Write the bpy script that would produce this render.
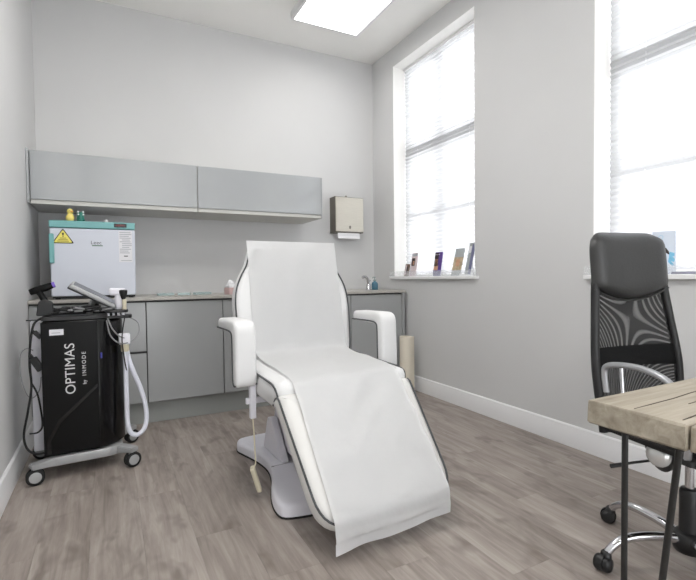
import bpy, bmesh, math, random
from mathutils import Vector, Matrix, Euler
random.seed(7)
PI = math.pi
S = bpy.context.scene
COL = S.collection
for o in list(bpy.data.objects):
    bpy.data.objects.remove(o)

# ------------------------------------------------------------------ camera
CAM_Z = 1.024
X_AX = Vector((0.888, 0.024, -0.459))
Y_AX = Vector((-0.460, 0.022, -0.888)).normalized()
X_AX = (X_AX - Y_AX * X_AX.dot(Y_AX)).normalized()
Z_AX = X_AX.cross(Y_AX)
cam_d = bpy.data.cameras.new('camera')
cam_d.sensor_width = 36.0
cam_d.lens = 459.43 / 696 * 36
cam_d.clip_start = 0.02
cam = bpy.data.objects.new('camera', cam_d)
COL.objects.link(cam)
cam.matrix_world = Matrix.Translation((0, 0, CAM_Z)) @ Matrix((X_AX, Y_AX, Z_AX)).to_4x4()
S.camera = cam

# ------------------------------------------------------------------ world, exposure
w = bpy.data.worlds.new('overcast_sky')
S.world = w
w.use_nodes = True
bg = w.node_tree.nodes['Background']
bg.inputs['Color'].default_value = (0.95, 0.975, 1.0, 1)
bg.inputs['Strength'].default_value = 3.9
S.view_settings.view_transform = 'Standard'
S.view_settings.look = 'None'
S.view_settings.gamma = 1.0
S.view_settings.use_curve_mapping = False
S.view_settings.exposure = 0.22
ADDED_PANEL_EMIT = 23.5
WALL_PANEL_EMIT = 6.5

# ------------------------------------------------------------------ materials
def lin(c):
    return tuple(((v / 255) / 12.92 if v / 255 <= 0.04045 else ((v / 255 + 0.055) / 1.055) ** 2.4) for v in c) + (1,)

MATS = {}
def mat(name, rgb, rough=0.5, metal=0.0, var=0.0, vscale=6.0, bump=0.0, bscale=60.0, coat=0.0, spec=0.5, stretch=None):
    m = bpy.data.materials.new(name)
    m.use_nodes = True
    nt = m.node_tree
    b = nt.nodes['Principled BSDF']
    c = lin(rgb)
    b.inputs['Base Color'].default_value = c
    b.inputs['Roughness'].default_value = rough
    b.inputs['Metallic'].default_value = metal
    b.inputs['Coat Weight'].default_value = coat
    b.inputs['Coat Roughness'].default_value = 0.05
    b.inputs['Specular IOR Level'].default_value = spec
    tc = nt.nodes.new('ShaderNodeTexCoord')
    src = tc.outputs['Object']
    if stretch:
        mp = nt.nodes.new('ShaderNodeMapping')
        mp.inputs['Scale'].default_value = stretch
        nt.links.new(src, mp.inputs['Vector'])
        src = mp.outputs['Vector']
    if var > 0:
        n = nt.nodes.new('ShaderNodeTexNoise')
        n.inputs['Scale'].default_value = vscale
        n.inputs['Detail'].default_value = 4
        nt.links.new(src, n.inputs['Vector'])
        r = nt.nodes.new('ShaderNodeValToRGB')
        r.color_ramp.elements[0].position = 0.3
        r.color_ramp.elements[1].position = 0.7
        r.color_ramp.elements[0].color = tuple(v * (1 - var) for v in c[:3]) + (1,)
        r.color_ramp.elements[1].color = tuple(min(1, v * (1 + var)) for v in c[:3]) + (1,)
        nt.links.new(n.outputs['Fac'], r.inputs['Fac'])
        nt.links.new(r.outputs['Color'], b.inputs['Base Color'])
    if bump > 0:
        n2 = nt.nodes.new('ShaderNodeTexNoise')
        n2.inputs['Scale'].default_value = bscale
        n2.inputs['Detail'].default_value = 3
        nt.links.new(src, n2.inputs['Vector'])
        bp = nt.nodes.new('ShaderNodeBump')
        bp.inputs['Strength'].default_value = bump
        bp.inputs['Distance'].default_value = 0.01
        nt.links.new(n2.outputs['Fac'], bp.inputs['Height'])
        nt.links.new(bp.outputs['Normal'], b.inputs['Normal'])
    MATS[name] = m
    return m

def emit_mat(name, rgb, strength):
    m = bpy.data.materials.new(name)
    m.use_nodes = True
    nt = m.node_tree
    nt.nodes.clear()
    e = nt.nodes.new('ShaderNodeEmission')
    e.inputs['Color'].default_value = lin(rgb)
    e.inputs['Strength'].default_value = strength
    o = nt.nodes.new('ShaderNodeOutputMaterial')
    nt.links.new(e.outputs[0], o.inputs[0])
    MATS[name] = m
    return m

def clear_mat(name, rgb, mixg=0.08, rough=0.02, tint=(255, 255, 255)):
    m = bpy.data.materials.new(name)
    m.use_nodes = True
    nt = m.node_tree
    nt.nodes.clear()
    t = nt.nodes.new('ShaderNodeBsdfTransparent')
    t.inputs['Color'].default_value = lin(tint)
    g = nt.nodes.new('ShaderNodeBsdfPrincipled')
    g.inputs['Base Color'].default_value = lin(rgb)
    g.inputs['Roughness'].default_value = rough
    mx = nt.nodes.new('ShaderNodeMixShader')
    mx.inputs[0].default_value = mixg
    o = nt.nodes.new('ShaderNodeOutputMaterial')
    nt.links.new(t.outputs[0], mx.inputs[1])
    nt.links.new(g.outputs[0], mx.inputs[2])
    nt.links.new(mx.outputs[0], o.inputs[0])
    MATS[name] = m
    return m

mat('wall_paint', (213, 213, 213), 0.85, var=0.015, vscale=2, bump=0.03, bscale=220)
mat('ceiling_paint', (246, 245, 242), 0.9, var=0.01, vscale=2)
mat('white_gloss', (235, 235, 236), 0.35, var=0.01)
mat('reveal_white', (250, 249, 246), 0.6, var=0.01)
mat('upvc', (240, 240, 240), 0.3, var=0.01)
mat('sill_white', (240, 240, 240), 0.3, var=0.01)
mat('cab_gloss', (170, 173, 175), 0.10, coat=1.0, var=0.01, spec=0.9)
mat('cab_base', (159, 161, 161), 0.28, coat=0.25, var=0.01)
mat('cab_carcass', (196, 195, 190), 0.5, var=0.01)
mat('cab_dark', (70, 70, 70), 0.6, var=0.02)
mat('plinth_grey', (150, 153, 150), 0.5, var=0.02)
mat('worktop', (176, 172, 166), 0.35, var=0.08, vscale=90)
mat('vinyl_white', (222, 222, 222), 0.42, var=0.01, bump=0.05, bscale=300)
mat('vinyl_side', (218, 217, 214), 0.45, var=0.01, bump=0.05, bscale=300)
mat('piping', (72, 74, 76), 0.5, var=0.03)
mat('paper', (247, 247, 247), 0.75, var=0.008, vscale=9, bump=0.12, bscale=25)
mat('plastic_white', (226, 225, 232), 0.35, var=0.01)
mat('plastic_cream', (214, 206, 182), 0.45, var=0.03)
mat('steel', (205, 200, 188), 0.32, 0.85, var=0.04, vscale=14, bump=0.03, bscale=30, stretch=(1, 1, 14))
mat('steel_dark', (120, 116, 108), 0.45, 0.8, var=0.04)
mat('chrome', (205, 205, 208), 0.09, 1.0, var=0.01)
mat('knob_silver', (226, 226, 224), 0.22, 0.55, var=0.01)
mat('alu', (176, 177, 180), 0.35, 0.75, var=0.03)
mat('silver_plastic', (168, 169, 170), 0.4, 0.2, var=0.02)
mat('black_gloss', (10, 10, 11), 0.16, coat=0.0, var=0.05, spec=0.4)
mat('black_satin', (13, 13, 13), 0.3, var=0.05, spec=0.15)
mat('black_plastic', (26, 26, 27), 0.45, var=0.06)
mat('black_rubber', (24, 24, 25), 0.7, var=0.06)
mat('black_leather', (52, 52, 52), 0.42, var=0.05, bump=0.10, bscale=160)
mat('black_iron', (44, 43, 42), 0.5, 0.4, var=0.06)
mat('seat_fabric', (26, 26, 27), 0.85, var=0.1, bump=0.2, bscale=200)
mat('teal', (118, 174, 174), 0.4, var=0.02)
mat('fridge_white', (206, 210, 220), 0.35, var=0.01)
mat('yellow_sign', (232, 220, 108), 0.5, var=0.05)
mat('yellow_ink', (176, 160, 70), 0.5, var=0.02)
mat('sign_black', (50, 50, 44), 0.5, var=0.02)
mat('green_ink', (70, 110, 84), 0.5, var=0.02)
mat('grey_ink', (172, 174, 180), 0.5, var=0.03)
mat('dark_ink', (72, 74, 78), 0.5, var=0.03)
mat('label_paper', (222, 222, 226), 0.6, var=0.01)
mat('red_led', (110, 40, 44), 0.4, var=0.02)
mat('duck_yellow', (236, 216, 120), 0.45, var=0.03)
mat('duck_orange', (226, 150, 60), 0.45, var=0.03)
mat('frog_green', (34, 112, 98), 0.4, var=0.04)
mat('lettering', (214, 214, 214), 0.5, var=0.01)
mat('violet', (120, 96, 190), 0.35, var=0.03)
mat('blue_light', (50, 50, 150), 0.35, var=0.03)
mat('hose_white', (222, 224, 234), 0.4, var=0.01, bump=0.3, bscale=120)
mat('cable_grey', (140, 140, 142), 0.5, var=0.02)
mat('pink', (206, 178, 176), 0.6, var=0.05, vscale=30)
mat('tissue', (238, 238, 240), 0.8, var=0.02)
mat('navy', (52, 50, 110), 0.5, var=0.03)
mat('blue_gel', (74, 118, 138), 0.25, var=0.04)
mat('couch_roll', (222, 214, 198), 0.8, var=0.02, bump=0.05)
mat('card_brown', (120, 98, 84), 0.4, var=0.3, vscale=40)
mat('card_pink', (216, 200, 202), 0.4, var=0.03)
mat('card_dark', (52, 40, 38), 0.4, var=0.2, vscale=50)
mat('card_purple', (92, 66, 140), 0.35, var=0.05)
mat('card_slate', (110, 112, 148), 0.35, var=0.05)
mat('card_skin', (206, 158, 128), 0.4, var=0.1, vscale=50)
mat('card_tan', (184, 166, 138), 0.4, var=0.22, vscale=50)
mat('card_grey', (168, 174, 176), 0.4, var=0.05)
mat('card_white', (238, 238, 240), 0.5, var=0.01)
mat('card_blue', (120, 184, 214), 0.35, var=0.15, vscale=60)
mat('carton', (206, 214, 226), 0.4, var=0.02)
mat('socket_white', (232, 232, 230), 0.4, var=0.01)
mat('crack_dark', (70, 62, 52), 0.9, var=0.1)
mat('outside_stone', (190, 186, 180), 0.9, var=0.1)
emit_mat('added_led_diffuser', (255, 253, 250), ADDED_PANEL_EMIT)
emit_mat('led_diffuser_dimmed', (255, 253, 250), WALL_PANEL_EMIT)
clear_mat('pane_glass', (255, 255, 255), 0.06)
clear_mat('acrylic', (240, 242, 245), 0.22, 0.1)
clear_mat('clear_plastic', (214, 226, 226), 0.35, 0.15, tint=(240, 248, 248))

def blind_mat():
    m = bpy.data.materials.new('blind_fabric')
    m.use_nodes = True
    nt = m.node_tree
    nt.nodes.clear()
    L = nt.links.new
    d = nt.nodes.new('ShaderNodeBsdfDiffuse'); d.inputs['Color'].default_value = (0.86, 0.86, 0.86, 1)
    t = nt.nodes.new('ShaderNodeBsdfTranslucent'); t.inputs['Color'].default_value = (0.44, 0.44, 0.45, 1)
    p = nt.nodes.new('ShaderNodeBsdfTransparent'); p.inputs['Color'].default_value = (0.44, 0.44, 0.45, 1)
    n = nt.nodes.new('ShaderNodeTexNoise'); n.inputs['Scale'].default_value = 300
    mr = nt.nodes.new('ShaderNodeMapRange'); mr.inputs['To Min'].default_value = 0.14; mr.inputs['To Max'].default_value = 0.18
    L(n.outputs['Fac'], mr.inputs['Value'])
    m1 = nt.nodes.new('ShaderNodeMixShader'); m1.inputs[0].default_value = 0.7
    L(d.outputs[0], m1.inputs[1]); L(t.outputs[0], m1.inputs[2])
    m2 = nt.nodes.new('ShaderNodeMixShader')
    L(mr.outputs[0], m2.inputs[0])
    L(m1.outputs[0], m2.inputs[1]); L(p.outputs[0], m2.inputs[2])
    o = nt.nodes.new('ShaderNodeOutputMaterial')
    L(m2.outputs[0], o.inputs[0])
    MATS['blind_fabric'] = m
blind_mat()

def wood_mat(name, base, dark, light, along, sx, sl, rough, knots=True, rnd=0.12):
    """board/plank wood: grain along axis 'along' (0 x, 1 y), world position with per-object shift"""
    m = bpy.data.materials.new(name)
    m.use_nodes = True
    nt = m.node_tree
    L = nt.links.new
    b = nt.nodes['Principled BSDF']
    b.inputs['Roughness'].default_value = rough
    geo = nt.nodes.new('ShaderNodeNewGeometry')
    oi = nt.nodes.new('ShaderNodeObjectInfo')
    ml = nt.nodes.new('ShaderNodeVectorMath'); ml.operation = 'SCALE'
    cmb = nt.nodes.new('ShaderNodeCombineXYZ')
    for i in range(3):
        L(oi.outputs['Random'], cmb.inputs[i])
    L(cmb.outputs[0], ml.inputs[0]); ml.inputs['Scale'].default_value = 37.0
    ad = nt.nodes.new('ShaderNodeVectorMath'); ad.operation = 'ADD'
    L(geo.outputs['Position'], ad.inputs[0]); L(ml.outputs[0], ad.inputs[1])
    def noise(scale, st, det, dist=0.0):
        mp = nt.nodes.new('ShaderNodeMapping')
        v = [st, st, st]; v[along] = 1.0
        mp.inputs['Scale'].default_value = v
        L(ad.outputs[0], mp.inputs['Vector'])
        n = nt.nodes.new('ShaderNodeTexNoise')
        n.inputs['Scale'].default_value = scale
        n.inputs['Detail'].default_value = det
        n.inputs['Roughness'].default_value = 0.65
        n.inputs['Distortion'].default_value = dist
        L(mp.outputs[0], n.inputs['Vector'])
        return n
    n1 = noise(sl, sx, 6, 0.6)
    n2 = noise(sl * 0.6, sx * 0.3, 3, 0.9)
    r = nt.nodes.new('ShaderNodeValToRGB')
    e = r.color_ramp.elements
    e[0].position = 0.28; e[0].color = lin(dark)
    e[1].position = 0.75; e[1].color = lin(light)
    k = e.new(0.5); k.color = lin(base)
    mixf = nt.nodes.new('ShaderNodeMath'); mixf.operation = 'MULTIPLY_ADD'
    L(n1.outputs['Fac'], mixf.inputs[0]); mixf.inputs[1].default_value = 0.55
    h = nt.nodes.new('ShaderNodeMath'); h.operation = 'MULTIPLY'; h.inputs[1].default_value = 0.45
    L(n2.outputs['Fac'], h.inputs[0]); L(h.outputs[0], mixf.inputs[2])
    L(mixf.outputs[0], r.inputs['Fac'])
    # per piece tone
    mr = nt.nodes.new('ShaderNodeMapRange')
    mr.inputs['To Min'].default_value = 1 - rnd; mr.inputs['To Max'].default_value = 1 + rnd
    L(oi.outputs['Random'], mr.inputs['Value'])
    sc = nt.nodes.new('ShaderNodeVectorMath'); sc.operation = 'SCALE'
    L(r.outputs['Color'], sc.inputs[0]); L(mr.outputs[0], sc.inputs['Scale'])
    out = sc.outputs[0]
    if knots:
        n3 = noise(4.5, 2.2, 2, 0.4)
        r3 = nt.nodes.new('ShaderNodeValToRGB')
        r3.color_ramp.elements[0].position = 0.55; r3.color_ramp.elements[0].color = (0, 0, 0, 1)
        r3.color_ramp.elements[1].position = 0.72; r3.color_ramp.elements[1].color = (0.7, 0.7, 0.7, 1)
        L(n3.outputs['Fac'], r3.inputs['Fac'])
        mx = nt.nodes.new('ShaderNodeMix'); mx.data_type = 'RGBA'
        L(r3.outputs['Color'], mx.inputs['Factor'])
        L(out, mx.inputs['A']); mx.inputs['B'].default_value = lin(dark)
        out = mx.outputs['Result']
    L(out, b.inputs['Base Color'])
    bp = nt.nodes.new('ShaderNodeBump'); bp.inputs['Strength'].default_value = 0.15; bp.inputs['Distance'].default_value = 0.004
    L(n1.outputs['Fac'], bp.inputs['Height']); L(bp.outputs['Normal'], b.inputs['Normal'])
    MATS[name] = m
wood_mat('floor_wood', (151, 141, 134), (108, 98, 91), (186, 178, 170), 1, 14, 2.2, 0.42, rnd=0.05)
wood_mat('desk_wood', (156, 147, 131), (104, 95, 82), (190, 181, 166), 0, 16, 3.0, 0.6, rnd=0.08)

def mesh_weave_mat():
    m = bpy.data.materials.new('mesh_weave')
    m.use_nodes = True
    nt = m.node_tree
    nt.nodes.clear()
    L = nt.links.new
    tc = nt.nodes.new('ShaderNodeTexCoord')
    sp = nt.nodes.new('ShaderNodeSeparateXYZ')
    L(tc.outputs['Object'], sp.inputs[0])
    def mth(op, a, b=None, c=None):
        n = nt.nodes.new('ShaderNodeMath'); n.operation = op
        for k, v in enumerate((a, b, c)):
            if v is None:
                continue
            if isinstance(v, (int, float)):
                n.inputs[k].default_value = v
            else:
                L(v, n.inputs[k])
        return n.outputs[0]
    # two woven layers beat against each other: saddle-shaped interference bands
    u0 = mth('SUBTRACT', sp.outputs['X'], 0.045)
    v0 = mth('SUBTRACT', sp.outputs['Z'], 0.845)
    ca, sa = math.cos(0.42), math.sin(0.42)
    u1 = mth('ADD', mth('MULTIPLY', u0, ca), mth('MULTIPLY', v0, sa))
    v1 = mth('SUBTRACT', mth('MULTIPLY', v0, ca), mth('MULTIPLY', u0, sa))
    ph = mth('SUBTRACT', mth('MULTIPLY', mth('MULTIPLY', u1, u1), 1250.0), mth('MULTIPLY', mth('MULTIPLY', v1, v1), 900.0))
    wv = mth('MULTIPLY_ADD', mth('SINE', ph), 0.5, 0.5)
    r = nt.nodes.new('ShaderNodeMapRange')
    r.inputs['From Min'].default_value = 0.4; r.inputs['From Max'].default_value = 1.0
    r.inputs['To Min'].default_value = 0.03; r.inputs['To Max'].default_value = 0.30
    L(wv, r.inputs['Value'])
    b = nt.nodes.new('ShaderNodeBsdfPrincipled')
    b.inputs['Base Color'].default_value = lin((24, 24, 25)); b.inputs['Roughness'].default_value = 0.7
    t = nt.nodes.new('ShaderNodeBsdfTransparent')
    mx = nt.nodes.new('ShaderNodeMixShader')
    L(r.outputs[0], mx.inputs[0]); L(b.outputs[0], mx.inputs[1]); L(t.outputs[0], mx.inputs[2])
    o = nt.nodes.new('ShaderNodeOutputMaterial')
    L(mx.outputs[0], o.inputs[0])
    MATS['mesh_weave'] = m
mesh_weave_mat()

# ------------------------------------------------------------------ geometry helpers
def B():
    return bmesh.new()

def mark_flat(bm):
    lay = bm.faces.layers.int.get('flat') or bm.faces.layers.int.new('flat')
    bm.normal_update()
    for f in bm.faces:
        if max(abs(c) for c in f.normal) > 0.9999 and f.calc_area() > 2e-5:
            f[lay] = 1

def box(bm, x0, x1, y0, y1, z0, z1, bev=0.0, seg=2):
    r = bmesh.ops.create_cube(bm, size=1.0)
    vs = r['verts']
    for v in vs:
        v.co = Vector(((x0 + x1) / 2 + v.co.x * (x1 - x0), (y0 + y1) / 2 + v.co.y * (y1 - y0), (z0 + z1) / 2 + v.co.z * (z1 - z0)))
    if bev > 0:
        es = list({e for v in vs for e in v.link_edges})
        bmesh.ops.bevel(bm, geom=es, offset=bev, segments=seg, affect='EDGES', profile=0.5)
        mark_flat(bm)
    return bm

def xform(bm, M):
    bm.transform(M)
    return bm

def spline(pts, n=8, closed=False):
    """Catmull-Rom through pts"""
    P = [Vector(p) for p in pts]
    out = []
    N = len(P)
    rng = N if closed else N - 1
    for i in range(rng):
        if closed:
            a, b, c, d = P[(i - 1) % N], P[i], P[(i + 1) % N], P[(i + 2) % N]
        else:
            a, b, c, d = P[max(i - 1, 0)], P[i], P[i + 1], P[min(i + 2, N - 1)]
        for k in range(n):
            t = k / n
            out.append(0.5 * ((2 * b) + (-a + c) * t + (2 * a - 5 * b + 4 * c - d) * t * t + (-a + 3 * b - 3 * c + d) * t ** 3))
    if not closed:
        out.append(P[-1])
    return out

def tube(bm, pts, r, seg=10, closed=False, radii=None):
    P = [Vector(p) for p in pts]
    n = len(P)
    prev = None
    rings = []
    for i in range(n):
        if closed:
            t = P[(i + 1) % n] - P[(i - 1) % n]
        else:
            t = P[min(i + 1, n - 1)] - P[max(i - 1, 0)]
        if t.length < 1e-9:
            t = Vector((0, 0, 1))
        t.normalize()
        if prev is None:
            a = Vector((0, 0, 1)) if abs(t.z) < 0.9 else Vector((1, 0, 0))
            u = t.cross(a).normalized()
        else:
            u = (prev - t * prev.dot(t))
            if u.length < 1e-6:
                u = t.cross(Vector((0.3, 0.5, 0.8)))
            u.normalize()
        prev = u
        v = t.cross(u)
        rr = radii[i] if radii else r
        rings.append([bm.verts.new(P[i] + (u * math.cos(2 * PI * k / seg) + v * math.sin(2 * PI * k / seg)) * rr) for k in range(seg)])
    m = n if closed else n - 1
    for i in range(m):
        A, Bq = rings[i], rings[(i + 1) % n]
        for k in range(seg):
            bm.faces.new((A[k], A[(k + 1) % seg], Bq[(k + 1) % seg], Bq[k]))
    if not closed:
        bm.faces.new(list(reversed(rings[0])))
        bm.faces.new(rings[-1])
    return bm

def lathe(bm, prof, seg=24, M=None):
    """prof: list of (r, z) from bottom to top"""
    rings = []
    for r, z in prof:
        if r < 1e-6:
            rings.append([bm.verts.new((0, 0, z))])
        else:
            rings.append([bm.verts.new((r * math.cos(2 * PI * k / seg), r * math.sin(2 * PI * k / seg), z)) for k in range(seg)])
    new = [v for rg in rings for v in rg]
    for A, C in zip(rings[:-1], rings[1:]):
        for k in range(seg):
            k2 = (k + 1) % seg
            if len(A) == 1 and len(C) == 1:
                continue
            if len(A) == 1:
                bm.faces.new((A[0], C[k2], C[k]))
            elif len(C) == 1:
                bm.faces.new((A[k], A[k2], C[0]))
            else:
                bm.faces.new((A[k], A[k2], C[k2], C[k]))
    if len(rings[0]) > 1:
        bm.faces.new(list(reversed(rings[0])))
    if len(rings[-1]) > 1:
        bm.faces.new(rings[-1])
    if M is not None:
        bmesh.ops.transform(bm, matrix=M, verts=new)
    return bm

def prism(bm, poly, lo, hi, axis='z', bev=0.0, seg=2):
    """extrude a 2D polygon. axis z: poly=(x,y); axis x: poly=(y,z); axis y: poly=(x,z)"""
    def P(a, b, c):
        return (a, b, c) if axis == 'z' else ((c, a, b) if axis == 'x' else (a, c, b))
    v0 = [bm.verts.new(P(a, b, lo)) for a, b in poly]
    v1 = [bm.verts.new(P(a, b, hi)) for a, b in poly]
    n = len(poly)
    fs = [bm.faces.new(v0), bm.faces.new(v1)]
    for i in range(n):
        fs.append(bm.faces.new((v0[i], v0[(i + 1) % n], v1[(i + 1) % n], v1[i])))
    bmesh.ops.recalc_face_normals(bm, faces=fs)
    if bev > 0:
        es = list({e for f in fs[:2] for e in f.edges})
        bmesh.ops.bevel(bm, geom=es, offset=bev, segments=seg, affect='EDGES', profile=0.5)
        if seg < 4:
            mark_flat(bm)
    return bm

def roundpoly(pts, radii, n=6):
    """round the corners of a 2D polygon"""
    out = []
    N = len(pts)
    if not isinstance(radii, (list, tuple)):
        radii = [radii] * N
    for i in range(N):
        p = Vector(pts[i]); a = Vector(pts[i - 1]); b = Vector(pts[(i + 1) % N])
        r = radii[i]
        if r <= 0:
            out.append((p.x, p.y)); continue
        da = (a - p); db = (b - p)
        la = min(r, da.length * 0.49); lb = min(r, db.length * 0.49)
        s = p + da.normalized() * la; e = p + db.normalized() * lb
        for k in range(n + 1):
            t = k / n
            q = s * (1 - t) ** 2 + p * 2 * t * (1 - t) + e * t * t
            out.append((q.x, q.y))
    return out

def inset(poly, d):
    N = len(poly)
    area = sum(poly[i][0] * poly[(i + 1) % N][1] - poly[(i + 1) % N][0] * poly[i][1] for i in range(N))
    sg = 1 if area > 0 else -1
    out = []
    for i in range(N):
        a = Vector(poly[i - 1]); b = Vector(poly[(i + 1) % N]); p = Vector(poly[i])
        t = (b - a)
        if t.length < 1e-9:
            out.append((p.x, p.y)); continue
        t.normalize()
        nrm = Vector((-t.y, t.x)) * sg
        q = p + nrm * d
        out.append((q.x, q.y))
    return out

def pad(bm, outline, thick, frame, puff=0.012, er=0.022):
    """upholstered pad: outline in (u,v); top at w=0, underside w=-thick; frame maps (u,v,w)->xyz"""
    prof = [(er, -thick), (er * 0.3, -thick + er * 0.3), (0, -thick + er), (0, -er), (er * 0.3, -er * 0.3), (er, 0)]
    rings = []
    for ins, wv in prof:
        rings.append([bm.verts.new(frame(u, v, wv)) for u, v in inset(outline, ins)])
    cu = sum(p[0] for p in outline) / len(outline); cv = sum(p[1] for p in outline) / len(outline)
    base = inset(outline, er)
    for s, hgt in ((0.85, 0.55), (0.55, 0.9)):
        rings.append([bm.verts.new(frame(cu + (u - cu) * s, cv + (v - cv) * s, puff * hgt)) for u, v in base])
    fs = []
    n = len(outline)
    for A, C in zip(rings[:-1], rings[1:]):
        for k in range(n):
            fs.append(bm.faces.new((A[k], A[(k + 1) % n], C[(k + 1) % n], C[k])))
    c = bm.verts.new(frame(cu, cv, puff))
    for k in range(n):
        fs.append(bm.faces.new((rings[-1][k], rings[-1][(k + 1) % n], c)))
    fs.append(bm.faces.new(list(reversed(rings[0]))))
    bmesh.ops.recalc_face_normals(bm, faces=fs)
    return bm

def finish(name, bm, m, smooth=True, angle=50):
    me = bpy.data.meshes.new(name)
    lay = bm.faces.layers.int.get('flat')
    flat = [f[lay] for f in bm.faces] if lay else None
    bm.to_mesh(me)
    bm.free()
    if isinstance(m, str):
        m = MATS[m]
    me.materials.append(m)
    if smooth:
        me.polygons.foreach_set('use_smooth', [True] * len(me.polygons))
        me.set_sharp_from_angle(angle=math.radians(angle))
        if flat:
            for i, p in enumerate(me.polygons):
                if flat[i]:
                    p.use_smooth = False
    return me

def tag(o, label=None, cat=None, group=None, kind=None):
    if label: o['label'] = label
    if cat: o['category'] = cat
    if group: o['group'] = group
    if kind: o['kind'] = kind
    return o

def thing(name, label, cat, loc=(0, 0, 0), rotz=0.0, group=None, kind=None):
    o = bpy.data.objects.new(name, None)
    o.empty_display_size = 0.1
    COL.objects.link(o)
    o.location = loc
    o.rotation_euler = (0, 0, rotz)
    return tag(o, label, cat, group, kind)

WM = {}
def part(name, bm, m, parent=None, world=False, smooth=True, angle=50, label=None):
    """one mesh object; coordinates are local to the thing (or world coordinates with world=True)"""
    if world and parent is not None:
        root = parent
        while root.parent:
            root = root.parent
        Mi = (Matrix.Translation(root.location) @ root.rotation_euler.to_matrix().to_4x4()).inverted()
        bm.transform(Mi)
    o = bpy.data.objects.new(name, finish(name, bm, m, smooth, angle))
    COL.objects.link(o)
    if parent is not None:
        o.parent = parent
    if label: o['label'] = label
    return o

def single(name, bm, m, label, cat, base, rotz=0.0, group=None, kind=None, world=True, smooth=True):
    """a thing that is one mesh, with its origin at its base"""
    if world:
        bm.transform((Matrix.Translation(base) @ Euler((0, 0, rotz)).to_matrix().to_4x4()).inverted())
    o = bpy.data.objects.new(name, finish(name, bm, m, smooth))
    COL.objects.link(o)
    o.location = base
    o.rotation_euler = (0, 0, rotz)
    return tag(o, label, cat, group, kind)

def text_bm(body, size, extrude=0.0006, spacing=1.0):
    cu = bpy.data.curves.new('t', 'FONT')
    cu.body = body
    cu.size = size
    cu.extrude = extrude
    cu.space_character = spacing
    cu.align_x = 'CENTER'; cu.align_y = 'CENTER'
    ob = bpy.data.objects.new('t', cu)
    COL.objects.link(ob)
    bpy.context.view_layer.update()
    dg = bpy.context.evaluated_depsgraph_get()
    me = bpy.data.meshes.new_from_object(ob.evaluated_get(dg))
    bm = bmesh.new()
    bm.from_mesh(me)
    bpy.data.objects.remove(ob)
    bpy.data.meshes.remove(me)
    return bm
# text lies in xy facing +z; stand it up facing -y
STAND = Matrix.Rotation(PI / 2, 4, 'X')

# ------------------------------------------------------------------ room shell
XL, XR, YB, YF, ZC = -0.460, 2.41, 4.07, -1.5, 3.16
WT = 0.24   # outer wall thickness
W1 = (2.60, 3.69); W2 = (0.57, 1.66); ZS, ZH = 1.0, 2.985

o = part('floor', box(B(), XL, XR, YF, YB, -0.06, -0.006), 'cab_dark', smooth=False)
tag(o, kind='structure'); FLOOR = o
pw, pl, gap = 0.184, 1.22, 0.00012
pm = {}
x = XL
row = 0
while x < XR - 0.005:
    x1 = min(x + pw, XR)
    y = YF - [0.15, 0.83, 0.47, 1.05, 0.3, 0.68][row % 6]
    while y < YB:
        ya, yb = max(y, YF), min(y + pl, YB)
        if yb - ya > 0.02:
            key = (round(x1 - x, 3), round(yb - ya, 3))
            if key not in pm:
                bm = B()
                hx, hy = (x1 - x) / 2 - gap, (yb - ya) / 2 - gap
                box(bm, -hx, hx, -hy, hy, -0.006, 0.0)
                for v in bm.verts:
                    if v.co.z > -0.001:
                        v.co.x -= math.copysign(0.00015, v.co.x); v.co.y -= math.copysign(0.00015, v.co.y)
                pm[key] = finish('plank', bm, 'floor_wood', False)
            p = bpy.data.objects.new('plank', pm[key])
            COL.objects.link(p)
            p.location = ((x + x1) / 2, (ya + yb) / 2, 0)
            p.parent = FLOOR
        y += pl
    x += pw
    row += 1

tag(part('ceiling', box(B(), XL, XR, YF, YB, ZC, ZC + 0.1), 'ceiling_paint', smooth=False), kind='structure')
tag(part('wall_back', box(B(), XL - 0.12, XR + WT, YB, YB + 0.12, -0.06, ZC + 0.1), 'wall_paint', smooth=False), kind='structure')
tag(part('wall_left', box(B(), XL - 0.12, XL, YF, YB, -0.06, ZC + 0.1), 'wall_paint', smooth=False), kind='structure')
# front wall (behind the camera) with an unseen wide glazed opening added for frontal light
GX0, GX1, GZ1 = -0.05, 2.15, 2.2
bm = B()
box(bm, XL - 0.12, GX0, YF - 0.12, YF, -0.06, ZC + 0.1); box(bm, GX1, XR + WT, YF - 0.12, YF, -0.06, ZC + 0.1)
box(bm, GX0, GX1, YF - 0.12, YF, GZ1, ZC + 0.1); box(bm, GX0, GX1, YF - 0.12, YF, -0.06, 0.0)
tag(part('wall_front', bm, 'wall_paint', smooth=False), kind='structure')
wr = bpy.data.objects.new('window_3', None); COL.objects.link(wr); wr.location = ((GX0 + GX1) / 2, YF, 0); tag(wr, kind='structure')
bm = B(); f_ = 0.06
box(bm, GX0, GX0 + f_, YF - 0.09, YF - 0.03, 0, GZ1); box(bm, GX1 - f_, GX1, YF - 0.09, YF - 0.03, 0, GZ1)
box(bm, GX0 + f_, GX1 - f_, YF - 0.09, YF - 0.03, GZ1 - f_, GZ1); box(bm, GX0 + f_, GX1 - f_, YF - 0.09, YF - 0.03, 0, f_)
part('window_frame', bm, 'upvc', wr, world=True, smooth=False)
gm = (GX0 + GX1) / 2
part('mullion', box(B(), gm - 0.03, gm + 0.03, YF - 0.09, YF - 0.03, f_, GZ1 - f_), 'upvc', wr, world=True, smooth=False)
for a, b in ((GX0 + f_, gm - 0.03), (gm + 0.03, GX1 - f_)):
    part('pane', box(B(), a, b, YF - 0.062, YF - 0.058, f_, GZ1 - f_), 'pane_glass', wr, world=True, smooth=False)
bm = B()
ys = [YF, W2[0], W2[1], W1[0], W1[1], YB]
zs = [-0.06, ZS, ZH, ZC + 0.1]
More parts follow.
